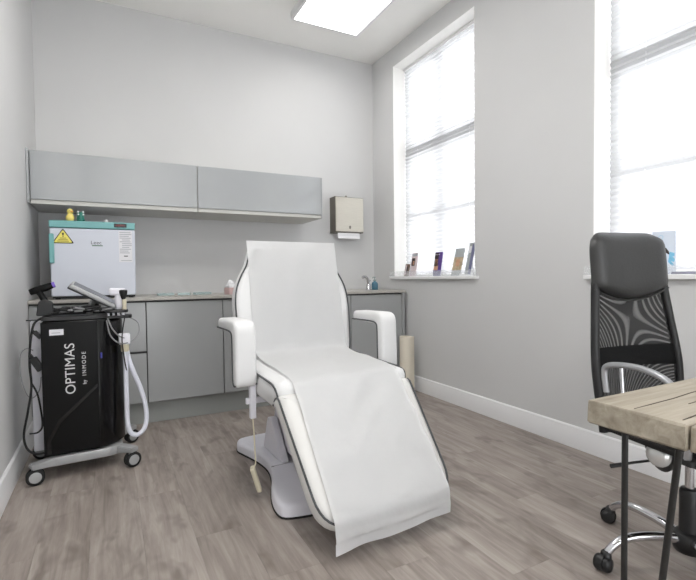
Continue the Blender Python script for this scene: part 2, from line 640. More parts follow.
def quad(bm, *c):
    bm.faces.new([bm.verts.new(p) for p in c])
for xx, flip in ((XR, False), (XR + WT, True)):
    for i in range(5):
        for k in range(3):
            if k == 1 and i in (1, 3):
                continue
            c = [(xx, ys[i], zs[k]), (xx, ys[i], zs[k + 1]), (xx, ys[i + 1], zs[k + 1]), (xx, ys[i + 1], zs[k])]
            quad(bm, *c)
for (a, b) in (W1, W2):
    X0, X1 = XR, XR + WT
    quad(bm, (X0, a, ZS), (X1, a, ZS), (X1, a, ZH), (X0, a, ZH))
    quad(bm, (X0, b, ZS), (X0, b, ZH), (X1, b, ZH), (X1, b, ZS))
    quad(bm, (X0, a, ZH), (X1, a, ZH), (X1, b, ZH), (X0, b, ZH))
    quad(bm, (X0, a, ZS), (X0, b, ZS), (X1, b, ZS), (X1, a, ZS))
for z in (zs[0], zs[3]):
    quad(bm, (XR, YF, z), (XR + WT, YF, z), (XR + WT, YB, z), (XR, YB, z))
for yv in (YF, YB):
    quad(bm, (XR, yv, zs[0]), (XR, yv, zs[3]), (XR + WT, yv, zs[3]), (XR + WT, yv, zs[0]))
bmesh.ops.remove_doubles(bm, verts=bm.verts, dist=1e-5)
bmesh.ops.recalc_face_normals(bm, faces=bm.faces)
tag(part('wall_right', bm, 'wall_paint', smooth=False), kind='structure')

# baseboards with an ogee-like moulded top
def skirting(name, x, sgn, y0, y1):
    h, t = 0.128, 0.018
    prof = [(0, 0), (t, 0), (t, h - 0.03), (t * 0.75, h - 0.02), (t * 0.7, h - 0.008), (t * 0.35, h - 0.001), (0, h)]
    bm = B()
    v0 = [bm.verts.new((x + sgn * a, y0, z)) for a, z in prof]
    v1 = [bm.verts.new((x + sgn * a, y1, z)) for a, z in prof]
    n = len(prof)
    bm.faces.new(v0); bm.faces.new(v1)
    for i in range(n):
        bm.faces.new((v0[i], v0[(i + 1) % n], v1[(i + 1) % n], v1[i]))
    bmesh.ops.recalc_face_normals(bm, faces=bm.faces)
    tag(part(name, bm, 'white_gloss', angle=25), kind='structure')
skirting('baseboard_right', XR, -1, YF, 3.50)
skirting('baseboard_left', XL, 1, YF, 3.50)

# ------------------------------------------------------------------ windows and blinds
def window(n, y0, y1, ym):
    r = bpy.data.objects.new('window_%d' % n, None)
    COL.objects.link(r); r.location = (XR, (y0 + y1) / 2, ZS); tag(r, kind='structure')
    fx0, fx1 = XR + 0.165, XR + 0.225
    fr = 0.034
    bm = B()
    box(bm, fx0, fx1, y0, y0 + fr, ZS, ZH, 0.004); box(bm, fx0, fx1, y1 - fr, y1, ZS, ZH, 0.004)
    box(bm, fx0, fx1, y0 + fr, y1 - fr, ZS, ZS + fr, 0.004); box(bm, fx0, fx1, y0 + fr, y1 - fr, ZH - fr, ZH, 0.004)
    part('window_frame', bm, 'upvc', r, world=True)
    for nm, c in (('reveal_lining', (y0, y0 + 0.004, ZS, ZH)), ('reveal_lining', (y1 - 0.004, y1, ZS, ZH)), ('reveal_lining', (y0 + 0.004, y1 - 0.004, ZH - 0.004, ZH))):
        part(nm, box(B(), XR + 0.0005, fx0, *c), 'reveal_white', r, world=True, smooth=False)
    zt, zb = 2.19, 1.592
    part('transom', box(B(), fx0, fx1, y0 + fr, y1 - fr, zt - 0.042, zt + 0.042, 0.004), 'upvc', r, world=True)
    part('glazing_bar', box(B(), fx0 + 0.01, fx1 - 0.01, y0 + fr, y1 - fr, zb - 0.015, zb + 0.015, 0.003), 'upvc', r, world=True)
    for a, b in ((ZS + fr, zb - 0.015), (zb + 0.015, zt - 0.042), (zt + 0.042, ZH - fr)):
        part('glazing_bar', box(B(), fx0 + 0.01, fx1 - 0.01, ym - 0.024, ym + 0.024, a, b, 0.003), 'upvc', r, world=True)
        for c, d in ((y0 + fr, ym - 0.024), (ym + 0.024, y1 - fr)):
            part('pane', box(B(), XR + 0.193, XR + 0.197, c, d, a, b), 'pane_glass', r, world=True, smooth=False)
    # sill board: wide nosing inside the room, board inside the reveal
    bm = B()
    prism(bm, [(XR - 0.03, y0 - 0.04), (XR, y0 - 0.04), (XR, y0 + 0.0045), (XR + 0.165, y0 + 0.0045), (XR + 0.165, y1 - 0.0045), (XR, y1 - 0.0045), (XR, y1 + 0.04), (XR - 0.03, y1 + 0.04)], ZS - 0.010, ZS + 0.014, 'z', 0.003)
    part('sill', bm, 'sill_white', r, world=True)
    part('upstand', box(B(), XR - 0.026, XR - 0.022, y0 - 0.036, y1 + 0.036, ZS + 0.014, ZS + 0.062), 'acrylic', r, world=True, smooth=False, label='clear acrylic strip along the front of the sill')
    return r
window(1, *W1, 3.205)
window(2, *W2, 1.115)

def blind(y0, y1, label):
    t = thing('pleated_blind', label, 'blind', (XR + 0.132, (y0 + y1) / 2, ZS + 0.0145), 0, 'white pleated blinds in the two windows')
    ya, yb = y0 + 0.009, y1 - 0.009
    z1, z0 = ZH - 0.03, ZS + 0.035
    part('headrail', box(B(), XR + 0.115, XR + 0.148, ya, yb, ZH - 0.03, ZH - 0.001, 0.003), 'upvc', t, world=True)
    part('bottom_rail', box(B(), XR + 0.119, XR + 0.145, ya, yb, ZS + 0.0145, ZS + 0.034, 0.003), 'upvc', t, world=True)
    n = 56
    bm = B()
    rows = []
    for i in range(2 * n + 1):
        z = z0 + (z1 - z0) * i / (2 * n)
        xx = XR + 0.127 + (0.0105 if i % 2 else 0.0)
        rows.append((bm.verts.new((xx, ya, z)), bm.verts.new((xx, yb, z))))
    for a, b in zip(rows[:-1], rows[1:]):
        bm.faces.new((a[0], a[1], b[1], b[0]))
    part('pleated_fabric', bm, 'blind_fabric', t, world=True, smooth=False)
    for f in (0.18, 0.82):
        yy = ya + (yb - ya) * f
        part('cord', tube(B(), [(XR + 0.1325, yy, z0), (XR + 0.1325, yy, z1)], 0.0008, 6), 'upvc', t, world=True)
blind(*W1, 'white pleated blind in the window beside the sink corner, leaflets on the sill below')
blind(*W2, 'white pleated blind in the window behind the black office chair')

# ------------------------------------------------------------------ ceiling lights
def led_panel(x0, x1, y0, y1, label, em='added_led_diffuser'):
    t = thing('ceiling_light', label, 'ceiling light', ((x0 + x1) / 2, (y0 + y1) / 2, ZC - 0.07))
    zb = ZC - 0.068
    bm = B()
    fw = 0.022
    box(bm, x0, x0 + fw, y0, y1, zb, ZC - 0.001, 0.003); box(bm, x1 - fw, x1, y0, y1, zb, ZC - 0.001, 0.003)
    box(bm, x0 + fw, x1 - fw, y0, y0 + fw, zb, ZC - 0.001, 0.003); box(bm, x0 + fw, x1 - fw, y1 - fw, y1, zb, ZC - 0.001, 0.003)
    part('frame', bm, 'white_gloss', t, world=True)
    part('diffuser', box(B(), x0 + fw, x1 - fw, y0 + fw, y1 - fw, zb + 0.002, zb + 0.006), em, t, world=True, smooth=False, label='glowing white diffuser')
led_panel(1.345, 1.955, 2.95, 3.55, 'square surface-mounted LED panel on the ceiling near the wall cupboards', 'led_diffuser_dimmed')
led_panel(0.10, 0.71, 1.62, 2.22, 'added out-of-view square LED panel on the ceiling between machine and treatment chair')  # unseen panel, added to brighten the back left of the room
led_panel(0.20, 0.81, -0.95, -0.35, 'added out-of-view square LED panel on the ceiling behind the desk by the front wall')  # unseen panel, added for light from the camera side

# ------------------------------------------------------------------ wall cupboards
YU = 3.60
def wall_unit(x0, x1, label, endl=False, endr=False):
    t = thing('wall_cabinet', label, 'cabinet', ((x0 + x1) / 2, YB, 1.52), 0, 'glossy grey wall cabinets')
    bm = B()
    box(bm, x0, x1, YU + 0.022, YB - 0.001, 1.518, 1.862, 0.001, 1)
    part('body', bm, 'cab_carcass', t, world=True)
    d = part('door', box(B(), x0 + 0.002, x1 - 0.002, YU, YU + 0.02, 1.548, 1.862, 0.0015, 2), 'cab_gloss', t, world=True)
    part('handle_rail', box(B(), x0 + 0.002, x1 - 0.002, YU + 0.004, YU + 0.021, 1.518, 1.543, 0.001, 1), 'cab_carcass', t, world=True, label='pale finger rail below the door')
    if endl:
        part('end_panel', box(B(), x0 - 0.012, x0 - 0.0005, YU - 0.05, YB - 0.001, 1.518, 1.862, 0.001, 1), 'cab_gloss', t, world=True)
    if endr:
        part('end_panel', box(B(), x1 + 0.0005, x1 + 0.008, YU, YB - 0.001, 1.518, 1.862, 0.001, 1), 'cab_gloss', t, world=True)
wall_unit(-0.446, 0.599, 'long glossy grey wall cabinet above the mini fridge', endl=True)
wall_unit(0.601, 1.617, 'long glossy grey wall cabinet next to the paper towel dispenser', endr=True)

# ------------------------------------------------------------------ base cupboards and worktop
YD = 3.47
def base_unit(x0, x1, label, drawers=None):
    t = thing('base_cabinet', label, 'cabinet', ((x0 + x1) / 2, 3.75, 0.15), 0, 'grey base cabinets')
    bm = B()
    box(bm, x0, x1, YD + 0.022, YB - 0.001, 0.151, 0.868, 0.0)
    part('body', bm, 'cab_dark', t, world=True, smooth=False)
    part('handle_rail', box(B(), x0 + 0.001, x1 - 0.001, YD + 0.012, YD + 0.022, 0.842, 0.868, 0.001, 1), 'cab_dark', t, world=True, label='dark recessed finger rail')
    if drawers:
        for a, b in drawers:
            part('drawer', box(B(), x0 + 0.0025, x1 - 0.0025, YD, YD + 0.021, a, b, 0.0015, 2), 'cab_base', t, world=True)
    else:
        part('door', box(B(), x0 + 0.0025, x1 - 0.0025, YD, YD + 0.021, 0.157, 0.856, 0.0015, 2), 'cab_base', t, world=True)
base_unit(-0.459, 0.216, 'grey drawer unit behind the black laser machine', [(0.157, 0.502), (0.517, 0.856)])
base_unit(0.217, 0.742, 'plain grey base cabinet between the drawer unit and the treatment chair')
base_unit(0.743, 1.282, 'grey base cabinet behind the left armrest under the pink tub')
base_unit(1.283, 1.822, 'grey base cabinet hidden behind the chair backrest')
base_unit(1.823, 2.345, 'grey base cabinet beneath the tap by the windowed wall')
single('end_panel', box(B(), 2.346, 2.372, YD - 0.004, YB - 0.001, 0.001, 0.868, 0.001, 1), 'cab_base', 'narrow grey end panel closing the base cabinets at the windowed wall', 'panel', (2.359, 3.7, 0))
single('plinth', box(B(), XL + 0.019, 2.345, 3.515, 3.533, 0.0, 0.150, 0.001, 1), 'plinth_grey', 'long grey plinth board running under the base cabinets', 'plinth', (1.0, 3.52, 0))
single('worktop', box(B(), XL + 0.001, 2.38, 3.45, YB - 0.001, 0.869, 0.892, 0.003), 'worktop', 'thin grey speckled worktop along the back wall', 'worktop', (1.0, 3.7, 0.869))
WZ = 0.8925

# ------------------------------------------------------------------ mini fridge
FX0, FX1, FY0, FY1 = -0.335, 0.158, 3.475, 3.98
fr = thing('mini_fridge', 'white medical mini fridge with teal top trim standing on the worktop', 'fridge', ((FX0 + FX1) / 2, 3.72, WZ))
part('body', box(B(), FX0 + 0.004, FX1 - 0.004, FY0 + 0.045, FY1, WZ + 0.014, 1.40, 0.008), 'fridge_white', fr, world=True)
dr = part('door', box(B(), FX0, FX1, FY0, FY0 + 0.042, WZ + 0.02, 1.352, 0.006), 'fridge_white', fr, world=True)
tp = part('top_trim', box(B(), FX0 - 0.004, FX1 + 0.002, FY0 - 0.002, FY0 + 0.06, 1.356, 1.402, 0.006), 'teal', fr, world=True, label='teal control strip along the top')
part('display', box(B(), 0.032, 0.108, FY0 - 0.005, FY0 - 0.001, 1.368, 1.394, 0.001), 'black_gloss', tp, world=True)
part('digits', box(B(), 0.045, 0.096, FY0 - 0.0056, FY0 - 0.0045, 1.377, 1.386), 'red_led', tp, world=True, smooth=False)
part('handle', box(B(), FX0 - 0.004, FX0 + 0.024, FY0 - 0.022, FY0 - 0.0005, 1.125, 1.315, 0.006), 'teal', dr, world=True, label='vertical teal door handle')
bm = text_bm('Leec', 0.034, 0.0004); xform(bm, Matrix.Translation((-0.076, FY0 - 0.0008, 1.262)) @ STAND)
part('logo', bm, 'dark_ink', dr, world=True, smooth=False)
part('logo_underline', box(B(), -0.1, -0.038, FY0 - 0.0012, FY0 - 0.0002, 1.240, 1.246), 'green_ink', dr, world=True, smooth=False)
cxs, czs = -0.262, 1.296
tri = lambda s, dz=0: roundpoly([(cxs - 0.062 * s, czs - 0.042 * s + dz), (cxs + 0.062 * s, czs - 0.042 * s + dz), (cxs, czs + 0.056 * s + dz)], 0.012 * s, 4)
sg = part('warning_sign', prism(B(), tri(1.0), FY0 - 0.0014, FY0 - 0.0002, 'y'), 'sign_black', dr, world=True, smooth=False)
part('sign_face', prism(B(), tri(0.84, -0.001), FY0 - 0.0020, FY0 - 0.0014, 'y'), 'yellow_sign', dr, world=True, smooth=False)
bm = B()
prism(bm, [(cxs - 0.003, czs + 0.009), (cxs + 0.003, czs + 0.009), (cxs + 0.006, czs + 0.026), (cxs - 0.006, czs + 0.026)], FY0 - 0.0025, FY0 - 0.002, 'y')
box(bm, cxs - 0.003, cxs + 0.003, FY0 - 0.0025, FY0 - 0.002, czs + 0.0, czs + 0.005)
part('exclamation_mark', bm, 'sign_black', dr, world=True, smooth=False)
bm = B()
for k, hw in enumerate((0.018, 0.026, 0.032)):
    z = czs - 0.008 - 0.010 * k
    box(bm, cxs - hw, cxs + hw, FY0 - 0.0025, FY0 - 0.002, z - 0.003, z + 0.003)
part('sign_lines', bm, 'yellow_ink', dr, world=True, smooth=False)
ntc = part('notice', box(B(), 0.058, 0.140, FY0 - 0.0010, FY0 - 0.0002, 1.135, 1.345), 'label_paper', dr, world=True, smooth=False, label='printed paper notice on the door')
bm = B()
for k in range(12):
    z = 1.335 - 0.0125 * k
    hw = (0.034, 0.036, 0.028, 0.034, 0.024, 0.033, 0.03, 0.034, 0.022, 0.034, 0.026, 0.03)[k]
    x0 = 0.064 + (0.014 if k in (4, 6, 7, 8) else 0)
    box(bm, x0, min(x0 + 2 * hw, 0.137), FY0 - 0.0014, FY0 - 0.001, z - 0.0028, z + 0.0028)
part('print_lines', bm, 'grey_ink', dr, world=True, smooth=False)
bm = B(); box(bm, 0.088, 0.112, FY0 - 0.0016, FY0 - 0.001, 1.172, 1.179); 
part('print_mark', bm, 'dark_ink', dr, world=True, smooth=False)
bm = B(); box(bm, 0.07, 0.135, FY0 - 0.0014, FY0 - 0.001, 1.143, 1.148)
part('print_lines', bm, 'grey_ink', dr, world=True, smooth=False)
for xx in (FX0 + 0.03, FX1 - 0.03):
    for yy in (FY0 + 0.06, FY1 - 0.04):
        part('foot', lathe(B(), [(0.014, 0), (0.016, 0.004), (0.016, 0.016)], 14, Matrix.Translation((xx, yy, WZ))), 'black_rubber', fr, world=True)
part('gap_strip', box(B(), FX0 + 0.006, FX1 - 0.006, FY0 + 0.012, FY0 + 0.045, WZ + 0.006, WZ + 0.02, 0.001), 'black_plastic', fr, world=True, label='black strip filling the gap under the door')  # plain black strip between the worktop and the fridge door

# toys on the fridge
def blob(bm, c, r, sx=1, sy=1, sz=1, sub=2):
    res = bmesh.ops.create_icosphere(bm, subdivisions=sub, radius=1.0)
    for v in res['verts']:
        v.co = Vector((c[0] + v.co.x * r * sx, c[1] + v.co.y * r * sy, c[2] + v.co.z * r * sz))
    return bm
FT = 1.4022
d = thing('toy_duck', 'small yellow toy duck on top of the mini fridge', 'toy', (-0.222, 3.505, FT), 0.5)
bm = B(); lathe(bm, [(0, 0), (0.017, 0.001), (0.025, 0.012), (0.025, 0.026), (0.017, 0.04), (0.014, 0.048)], 20)
blob(bm, (0, 0.022, 0.032), 0.012, 0.8, 1.2, 0.8)
blob(bm, (0, -0.003, 0.062), 0.0185, 1, 1, 1.05)
part('body', bm, 'duck_yellow', d)
part('beak', blob(B(), (0, -0.021, 0.060), 0.008, 1.0, 1.0, 0.5), 'duck_orange', d)
for s in (-1, 1):
    part('eye', blob(B(), (s * 0.008, -0.0165, 0.067), 0.0026), 'black_gloss', d)
d = thing('toy_frog', 'small green toy frog with white eyes on top of the mini fridge', 'toy', (-0.163, 3.505, FT), 0.2)
bm = B(); lathe(bm, [(0, 0), (0.018, 0.001), (0.023, 0.012), (0.021, 0.03), (0.02, 0.042), (0.021, 0.052), (0.012, 0.062), (0, 0.064)], 20)
for s in (-1, 1):
    blob(bm, (s * 0.013, -0.004, 0.06), 0.0085)
    blob(bm, (s * 0.017, -0.014, 0.008), 0.009, 1, 1.3, 0.7)
part('body', bm, 'frog_green', d)
for s in (-1, 1):
    part('eye', blob(B(), (s * 0.0145, -0.011, 0.061), 0.0068), 'card_white', d)
    part('cheek', blob(B(), (s * 0.014, -0.017, 0.044), 0.0055, 1, 0.6, 1), 'card_white', d)
bm = B(); lathe(bm, [(0.012, 0), (0.013, 0.003), (0.012, 0.012), (0.007, 0.018), (0, 0.0195)], 20)
single('bottle_cap', bm, 'card_white', 'tiny white domed cap on top of the mini fridge', 'cap', (-0.014, 3.50, FT), world=False)

# ------------------------------------------------------------------ small items on the worktop
t = thing('cotton_tub', 'small pink tub filled with white tissue and a dark pen on the worktop', 'tub', (0.835, 3.56, WZ), 0.25)
bm = B()
prism(bm, roundpoly([(-0.042, -0.04), (0.042, -0.04), (0.048, 0.04), (-0.048, 0.04)], 0.008, 3), 0, 0.052, 'z', 0.003)
part('tub', bm, 'pink', t)
bm = B(); box(bm, -0.04, 0.042, -0.038, 0.036, 0.050, 0.072, 0.006)
part('lid_rim', bm, 'card_white', t)
bm = B()
for a in ((-0.012, 0.0, 0.085, 0.026), (-0.022, 0.006, 0.08, 0.018), (0.004, -0.004, 0.08, 0.018), (-0.014, 0.004, 0.098, 0.016)):
    blob(bm, a[:3], a[3], 1, 0.8, 0.9)
part('tissue', bm, 'tissue', t)
part('pen', tube(B(), [(0.02, 0, 0.055), (0.046, -0.004, 0.105)], 0.0045, 10), 'navy', t)
for i, (x, y, rz, wd) in enumerate(((0.37, 3.72, 0.1, 0.11), (0.50, 3.70, -0.1, 0.09), (0.64, 3.72, 0.15, 0.12))):
    bm = B()
    box(bm, -wd / 2, wd / 2, -0.035, 0.035, 0, 0.003, 0.001, 1)
    for s in (-1, 1):
        box(bm, -wd / 2, wd / 2, s * 0.035 - 0.001, s * 0.035 + 0.001, 0.003, 0.017)
        box(bm, s * wd / 2 - 0.001, s * wd / 2 + 0.001, -0.034, 0.034, 0.003, 0.017)
    single('clear_tray', bm, 'clear_plastic', ('low clear plastic tray on the worktop right next to the mini fridge', 'smallest clear plastic tray, between the two longer trays on the worktop', 'low clear plastic tray on the worktop nearest the pink tub')[i], 'tray', (x, y, WZ), rz, 'clear trays on the worktop', world=False, smooth=False)
# tap
t = thing('sink_tap', 'small chrome mixer tap rising from the worktop in the corner', 'tap', (2.105, 3.66, WZ))
part('base', lathe(B(), [(0.026, 0), (0.026, 0.006), (0.021, 0.01), (0.02, 0.05), (0.017, 0.056), (0.0, 0.058)], 20), 'chrome', t)
part('spout', tube(B(), spline([(0, 0, 0.04), (-0.008, -0.006, 0.075), (-0.024, -0.018, 0.108), (-0.055, -0.036, 0.124), (-0.088, -0.052, 0.116)], 6), 0.0125, 12), 'chrome', t)
part('lever', tube(B(), spline([(0.003, 0, 0.056), (0.012, 0.008, 0.072), (0.03, 0.02, 0.088)], 5), 0.006, 10), 'chrome', t)
t = thing('soap_bottle', 'small blue pump bottle standing beside the chrome tap', 'bottle', (2.185, 3.68, WZ))
part('bottle', lathe(B(), [(0.026, 0), (0.03, 0.004), (0.03, 0.055), (0.024, 0.068), (0.011, 0.076), (0.011, 0.082)], 20), 'blue_gel', t)
part('pump', lathe(B(), [(0.014, 0.082), (0.014, 0.094), (0.005, 0.096), (0.005, 0.112), (0.012, 0.114), (0.012, 0.12), (0, 0.121)], 16), 'clear_plastic', t)
part('nozzle', tube(B(), [(0, 0, 0.117), (-0.03, -0.02, 0.116), (-0.036, -0.024, 0.108)], 0.004, 8), 'clear_plastic', t)

# ------------------------------------------------------------------ paper towel dispenser on the back wall
t = thing('towel_dispenser', 'brushed steel paper towel dispenser on the back wall', 'dispenser', (2.07, YB, 1.44))
part('body', box(B(), 1.915, 2.222, 3.952, YB - 0.001, 1.44, 1.785, 0.003), 'steel_dark', t, world=True)
fd = part('front_cover', box(B(), 1.919, 2.218, 3.940, 3.951, 1.452, 1.778, 0.003), 'steel', t, world=True)
part('lower_band', box(B(), 1.919, 2.218, 3.9375, 3.9398, 1.452, 1.492, 0.001), 'steel', fd, world=True)
part('notch', prism(B(), roundpoly([(2.058, 1.478), (2.078, 1.478), (2.078, 1.508), (2.058, 1.508)], 0.009, 4), 3.9365, 3.9375, 'y'), 'steel_dark', fd, world=True)
part('lock', lathe(B(), [(0.011, 0), (0.011, 0.012), (0.008, 0.016), (0, 0.017)], 14, Matrix.Translation((2.05, 3.985, 1.785))), 'steel_dark', t, world=True)
bm = B()
prism(bm, [(3.962, 1.45), (3.958, 1.41), (3.95, 1.385), (3.9515, 1.384), (3.96, 1.409), (3.964, 1.45)], 1.945, 2.185, 'x')
part('paper_towel', bm, 'tissue', t, world=True, smooth=False)

# ------------------------------------------------------------------ roll of couch paper standing on the floor
t = thing('couch_roll', 'tall cream roll of couch paper standing on the floor by the baseboard', 'paper roll', (2.245, 3.27, 0))
part('paper_roll', lathe(B(), [(0.019, 0), (0.052, 0), (0.053, 0.003), (0.053, 0.497), (0.052, 0.5), (0.019, 0.5)], 28), 'couch_roll', t)
part('core', lathe(B(), [(0.019, 0.002), (0.019, 0.499)], 20), 'card_brown', t)
part('loose_sheet', prism(B(), [(0.03, -0.044), (0.075, -0.020), (0.0743, -0.0187), (0.03, -0.0425)], 0.002, 0.497, 'z'), 'couch_roll', t, smooth=False)

# ------------------------------------------------------------------ treatment chair
TC = thing('treatment_chair', 'white padded treatment chair with grey piping on a white lift base', 'treatment chair', (0.935, 1.80, 0), 0.035)
# base: hourglass plate
half = [(0.0, 0.0), (0.20, 0.0), (0.30, 0.03), (0.318, 0.10), (0.295, 0.22), (0.235, 0.38), (0.205, 0.52), (0.215, 0.66), (0.25, 0.80), (0.265, 0.88), (0.23, 0.945), (0.12, 0.96)]
hs = spline([(a, b, 0) for a, b in half[1:]], 4)
outl = [(p.x, p.y) for p in hs] + [(-p.x, p.y) for p in reversed(hs)]
bm = B()
def plate(bm, outline, levels):
    rings = []
    for ins, z in levels:
        rings.append([bm.verts.new((u, v, z)) for u, v in inset(outline, ins)])
    n = len(outline); fs = []
    for A, C in zip(rings[:-1], rings[1:]):
        for k in range(n):
            fs.append(bm.faces.new((A[k], A[(k + 1) % n], C[(k + 1) % n], C[k])))
    fs.append(bm.faces.new(rings[-1])); fs.append(bm.faces.new(rings[0]))
    bmesh.ops.recalc_face_normals(bm, faces=fs)
    return bm
plate(bm, outl, [(0, 0.008), (0, 0.042), (0.006, 0.054), (0.02, 0.06)])
bp_ = part('base', bm, 'plastic_white', TC, angle=50)
part('base_foot_rim', plate(B(), outl, [(-0.003, 0.0), (-0.003, 0.0085)]), 'black_rubber', bp_, label='dark rubber rim under the base')
part('base_seam', box(B(), -0.215, 0.215, 0.437, 0.440, 0.058, 0.0608), 'cable_grey', bp_, smooth=False)
# lift column
bm = B()
prism(bm, roundpoly([(0.44, 0.06), (0.74, 0.06), (0.66, 0.25), (0.60, 0.25)], 0.015, 4), -0.155, -0.115, 'x', 0.006)
part('column_side', bm, 'plastic_white', TC)
bm = B()
prism(bm, roundpoly([(0.44, 0.06), (0.74, 0.06), (0.66, 0.25), (0.60, 0.25)], 0.015, 4), 0.115, 0.155, 'x', 0.006)
part('column_side', bm, 'plastic_white', TC)
bm = B(); prism(bm, [(0.20, 0.15), (0.36, 0.09), (0.74, 0.09), (0.62, 0.45), (0.14, 0.45)], -0.108, 0.108, 'x', 0.012)
part('lift_column', bm, 'plastic_white', TC)
bm = B(); box(bm, -0.26, 0.26, 0.02, 0.62, 0.43, 0.475, 0.01)
part('seat_frame', bm, 'plastic_white', TC)
for s in (-1, 1):
    part('leg_rest_strut', tube(B(), [(s * 0.2, 0.06, 0.44), (s * 0.2, -0.10, 0.36), (s * 0.2, -0.24, 0.20)], 0.014, 8), 'alu', TC)
# seat pad
def flat_frame(z0, slope):
    return lambda u, v, w: Vector((u, v, z0 + slope * v + w))
so = roundpoly([(-0.338, 0.02), (0.338, 0.02), (0.338, 0.60), (-0.338, 0.60)], [0.05, 0.05, 0.05, 0.05], 6)
sf = flat_frame(0.575, 0.035)
seat = part('seat', pad(B(), so, 0.115, sf, 0.012, 0.03), 'vinyl_white', TC, angle=70)
for s in (-1, 1):
    path = spline([sf(s * 0.334, 0.55, -0.008), sf(s * 0.334, 0.40, -0.008), sf(s * 0.334, 0.20, -0.008), sf(s * 0.334, 0.09, -0.009), sf(s * 0.333, 0.050, -0.020), sf(s * 0.327, 0.034, -0.05), sf(s * 0.325, 0.032, -0.105)], 6)
    part('piping', tube(B(), path, 0.0046, 8), 'piping', seat)
# backrest
J = Vector((0, 0.535, 0.565)); T = Vector((0, 0.665, 1.195))
bv = (T - J); bl = bv.length; bv.normalize()
bn = Vector((0, -bv.z, bv.y))          # faces forward/up
bfr = lambda u, v, w: J + bv * v + bn * w + Vector((u, 0, 0))
prof = [(0.27, 0.0), (0.315, 0.03), (0.332, 0.16), (0.340, 0.30), (0.330, 0.40), (0.300, 0.475), (0.268, 0.53), (0.252, 0.575), (0.245, 0.60), (0.225, 0.635), (0.16, 0.646)]
hp_ = spline([(a, b, 0) for a, b in prof], 4)
bo = [(p.x, p.y) for p in hp_] + [(-p.x, p.y) for p in reversed(hp_)]
back = part('backrest', pad(B(), bo, 0.095, bfr, 0.012, 0.03), 'vinyl_white', TC, angle=70)
part('piping', tube(B(), [bfr(u, v, -0.008) for u, v in inset(bo, 0.004)], 0.0042, 8, closed=True), 'piping', back)
bm = B(); box(bm, -0.20, 0.20, -0.02, 0.02, 0.02, 0.52, 0.008)
Mb = Matrix.Translation(J + bn * (-0.112)) @ Matrix(((1, 0, 0), (0, bn.y, bv.y), (0, bn.z, bv.z))).to_4x4()
xform(bm, Mb)
part('back_plate', bm, 'plastic_white', TC)
# leg rest
K = Vector((0, 0.015, 0.545)); F = Vector((0, -0.355, 0.125))
lv = (F - K); ll = lv.length; lv.normalize()
ln = Vector((0, lv.z, -lv.y)); ln = ln if ln.z > 0 else -ln
lfr = lambda u, v, w: K + lv * v + ln * w + Vector((u, 0, 0))
lo_ = roundpoly([(-0.338, 0.0), (0.338, 0.0), (0.305, ll), (-0.305, ll)], [0.035, 0.035, 0.13, 0.13], 8)
leg = part('leg_rest', pad(B(), lo_, 0.09, lfr, 0.012, 0.03), 'vinyl_side', TC, angle=70)
ins = [p for p in inset(lo_, 0.004) if p[1] > 0.06]      # right side, foot end, left side
path = [lfr(0.332, 0.012, -0.085), lfr(0.333, 0.004, -0.045), lfr(0.333, 0.012, -0.018), lfr(0.333, 0.03, -0.009)] + [lfr(u, v, -0.008) for u, v in ins] \
    + [lfr(-0.333, 0.03, -0.009), lfr(-0.333, 0.012, -0.018), lfr(-0.333, 0.004, -0.045), lfr(-0.332, 0.012, -0.085)]
part('piping', tube(B(), path, 0.0046, 8), 'piping', leg)
# armrests: inverted L pads
def arm(s):
    xi, xo = 0.342, 0.440
    prof = roundpoly([(0.565, 0.765), (0.565, 0.822), (0.255, 0.828), (0.245, 0.525), (0.312, 0.525), (0.318, 0.765)], [0.026, 0.026, 0.06, 0.045, 0.03, 0.022], 6)
    bm = B()
    prism(bm, prof, min(s * xi, s * xo), max(s * xi, s * xo), 'x', 0.016, 4)
    a = part('armrest', bm, 'vinyl_white', TC, angle=70)
    for xx in (xi, xo):
        dx = 0.001 if xx == xo else -0.001
        path = spline([(s * (xx + dx), y, z) for y, z in ((0.563, 0.775), (0.48, 0.776), (0.36, 0.776), (0.312, 0.768), (0.300, 0.74), (0.297, 0.64), (0.294, 0.555), (0.280, 0.534), (0.262, 0.535))], 5)
        part('piping', tube(B(), path, 0.0042, 8), 'piping', a)
    bm = B(); box(bm, min(s * 0.340, s * 0.368), max(s * 0.340, s * 0.368), 0.275, 0.300, 0.372, 0.53, 0.003)
    part('arm_post', bm, 'plastic_white', TC)
    bm = B(); box(bm, min(s * 0.24, s * 0.385), max(s * 0.24, s * 0.35), 0.280, 0.298, 0.440, 0.468, 0.003)
    part('arm_bracket', bm, 'plastic_white', TC)
arm(-1); arm(1)

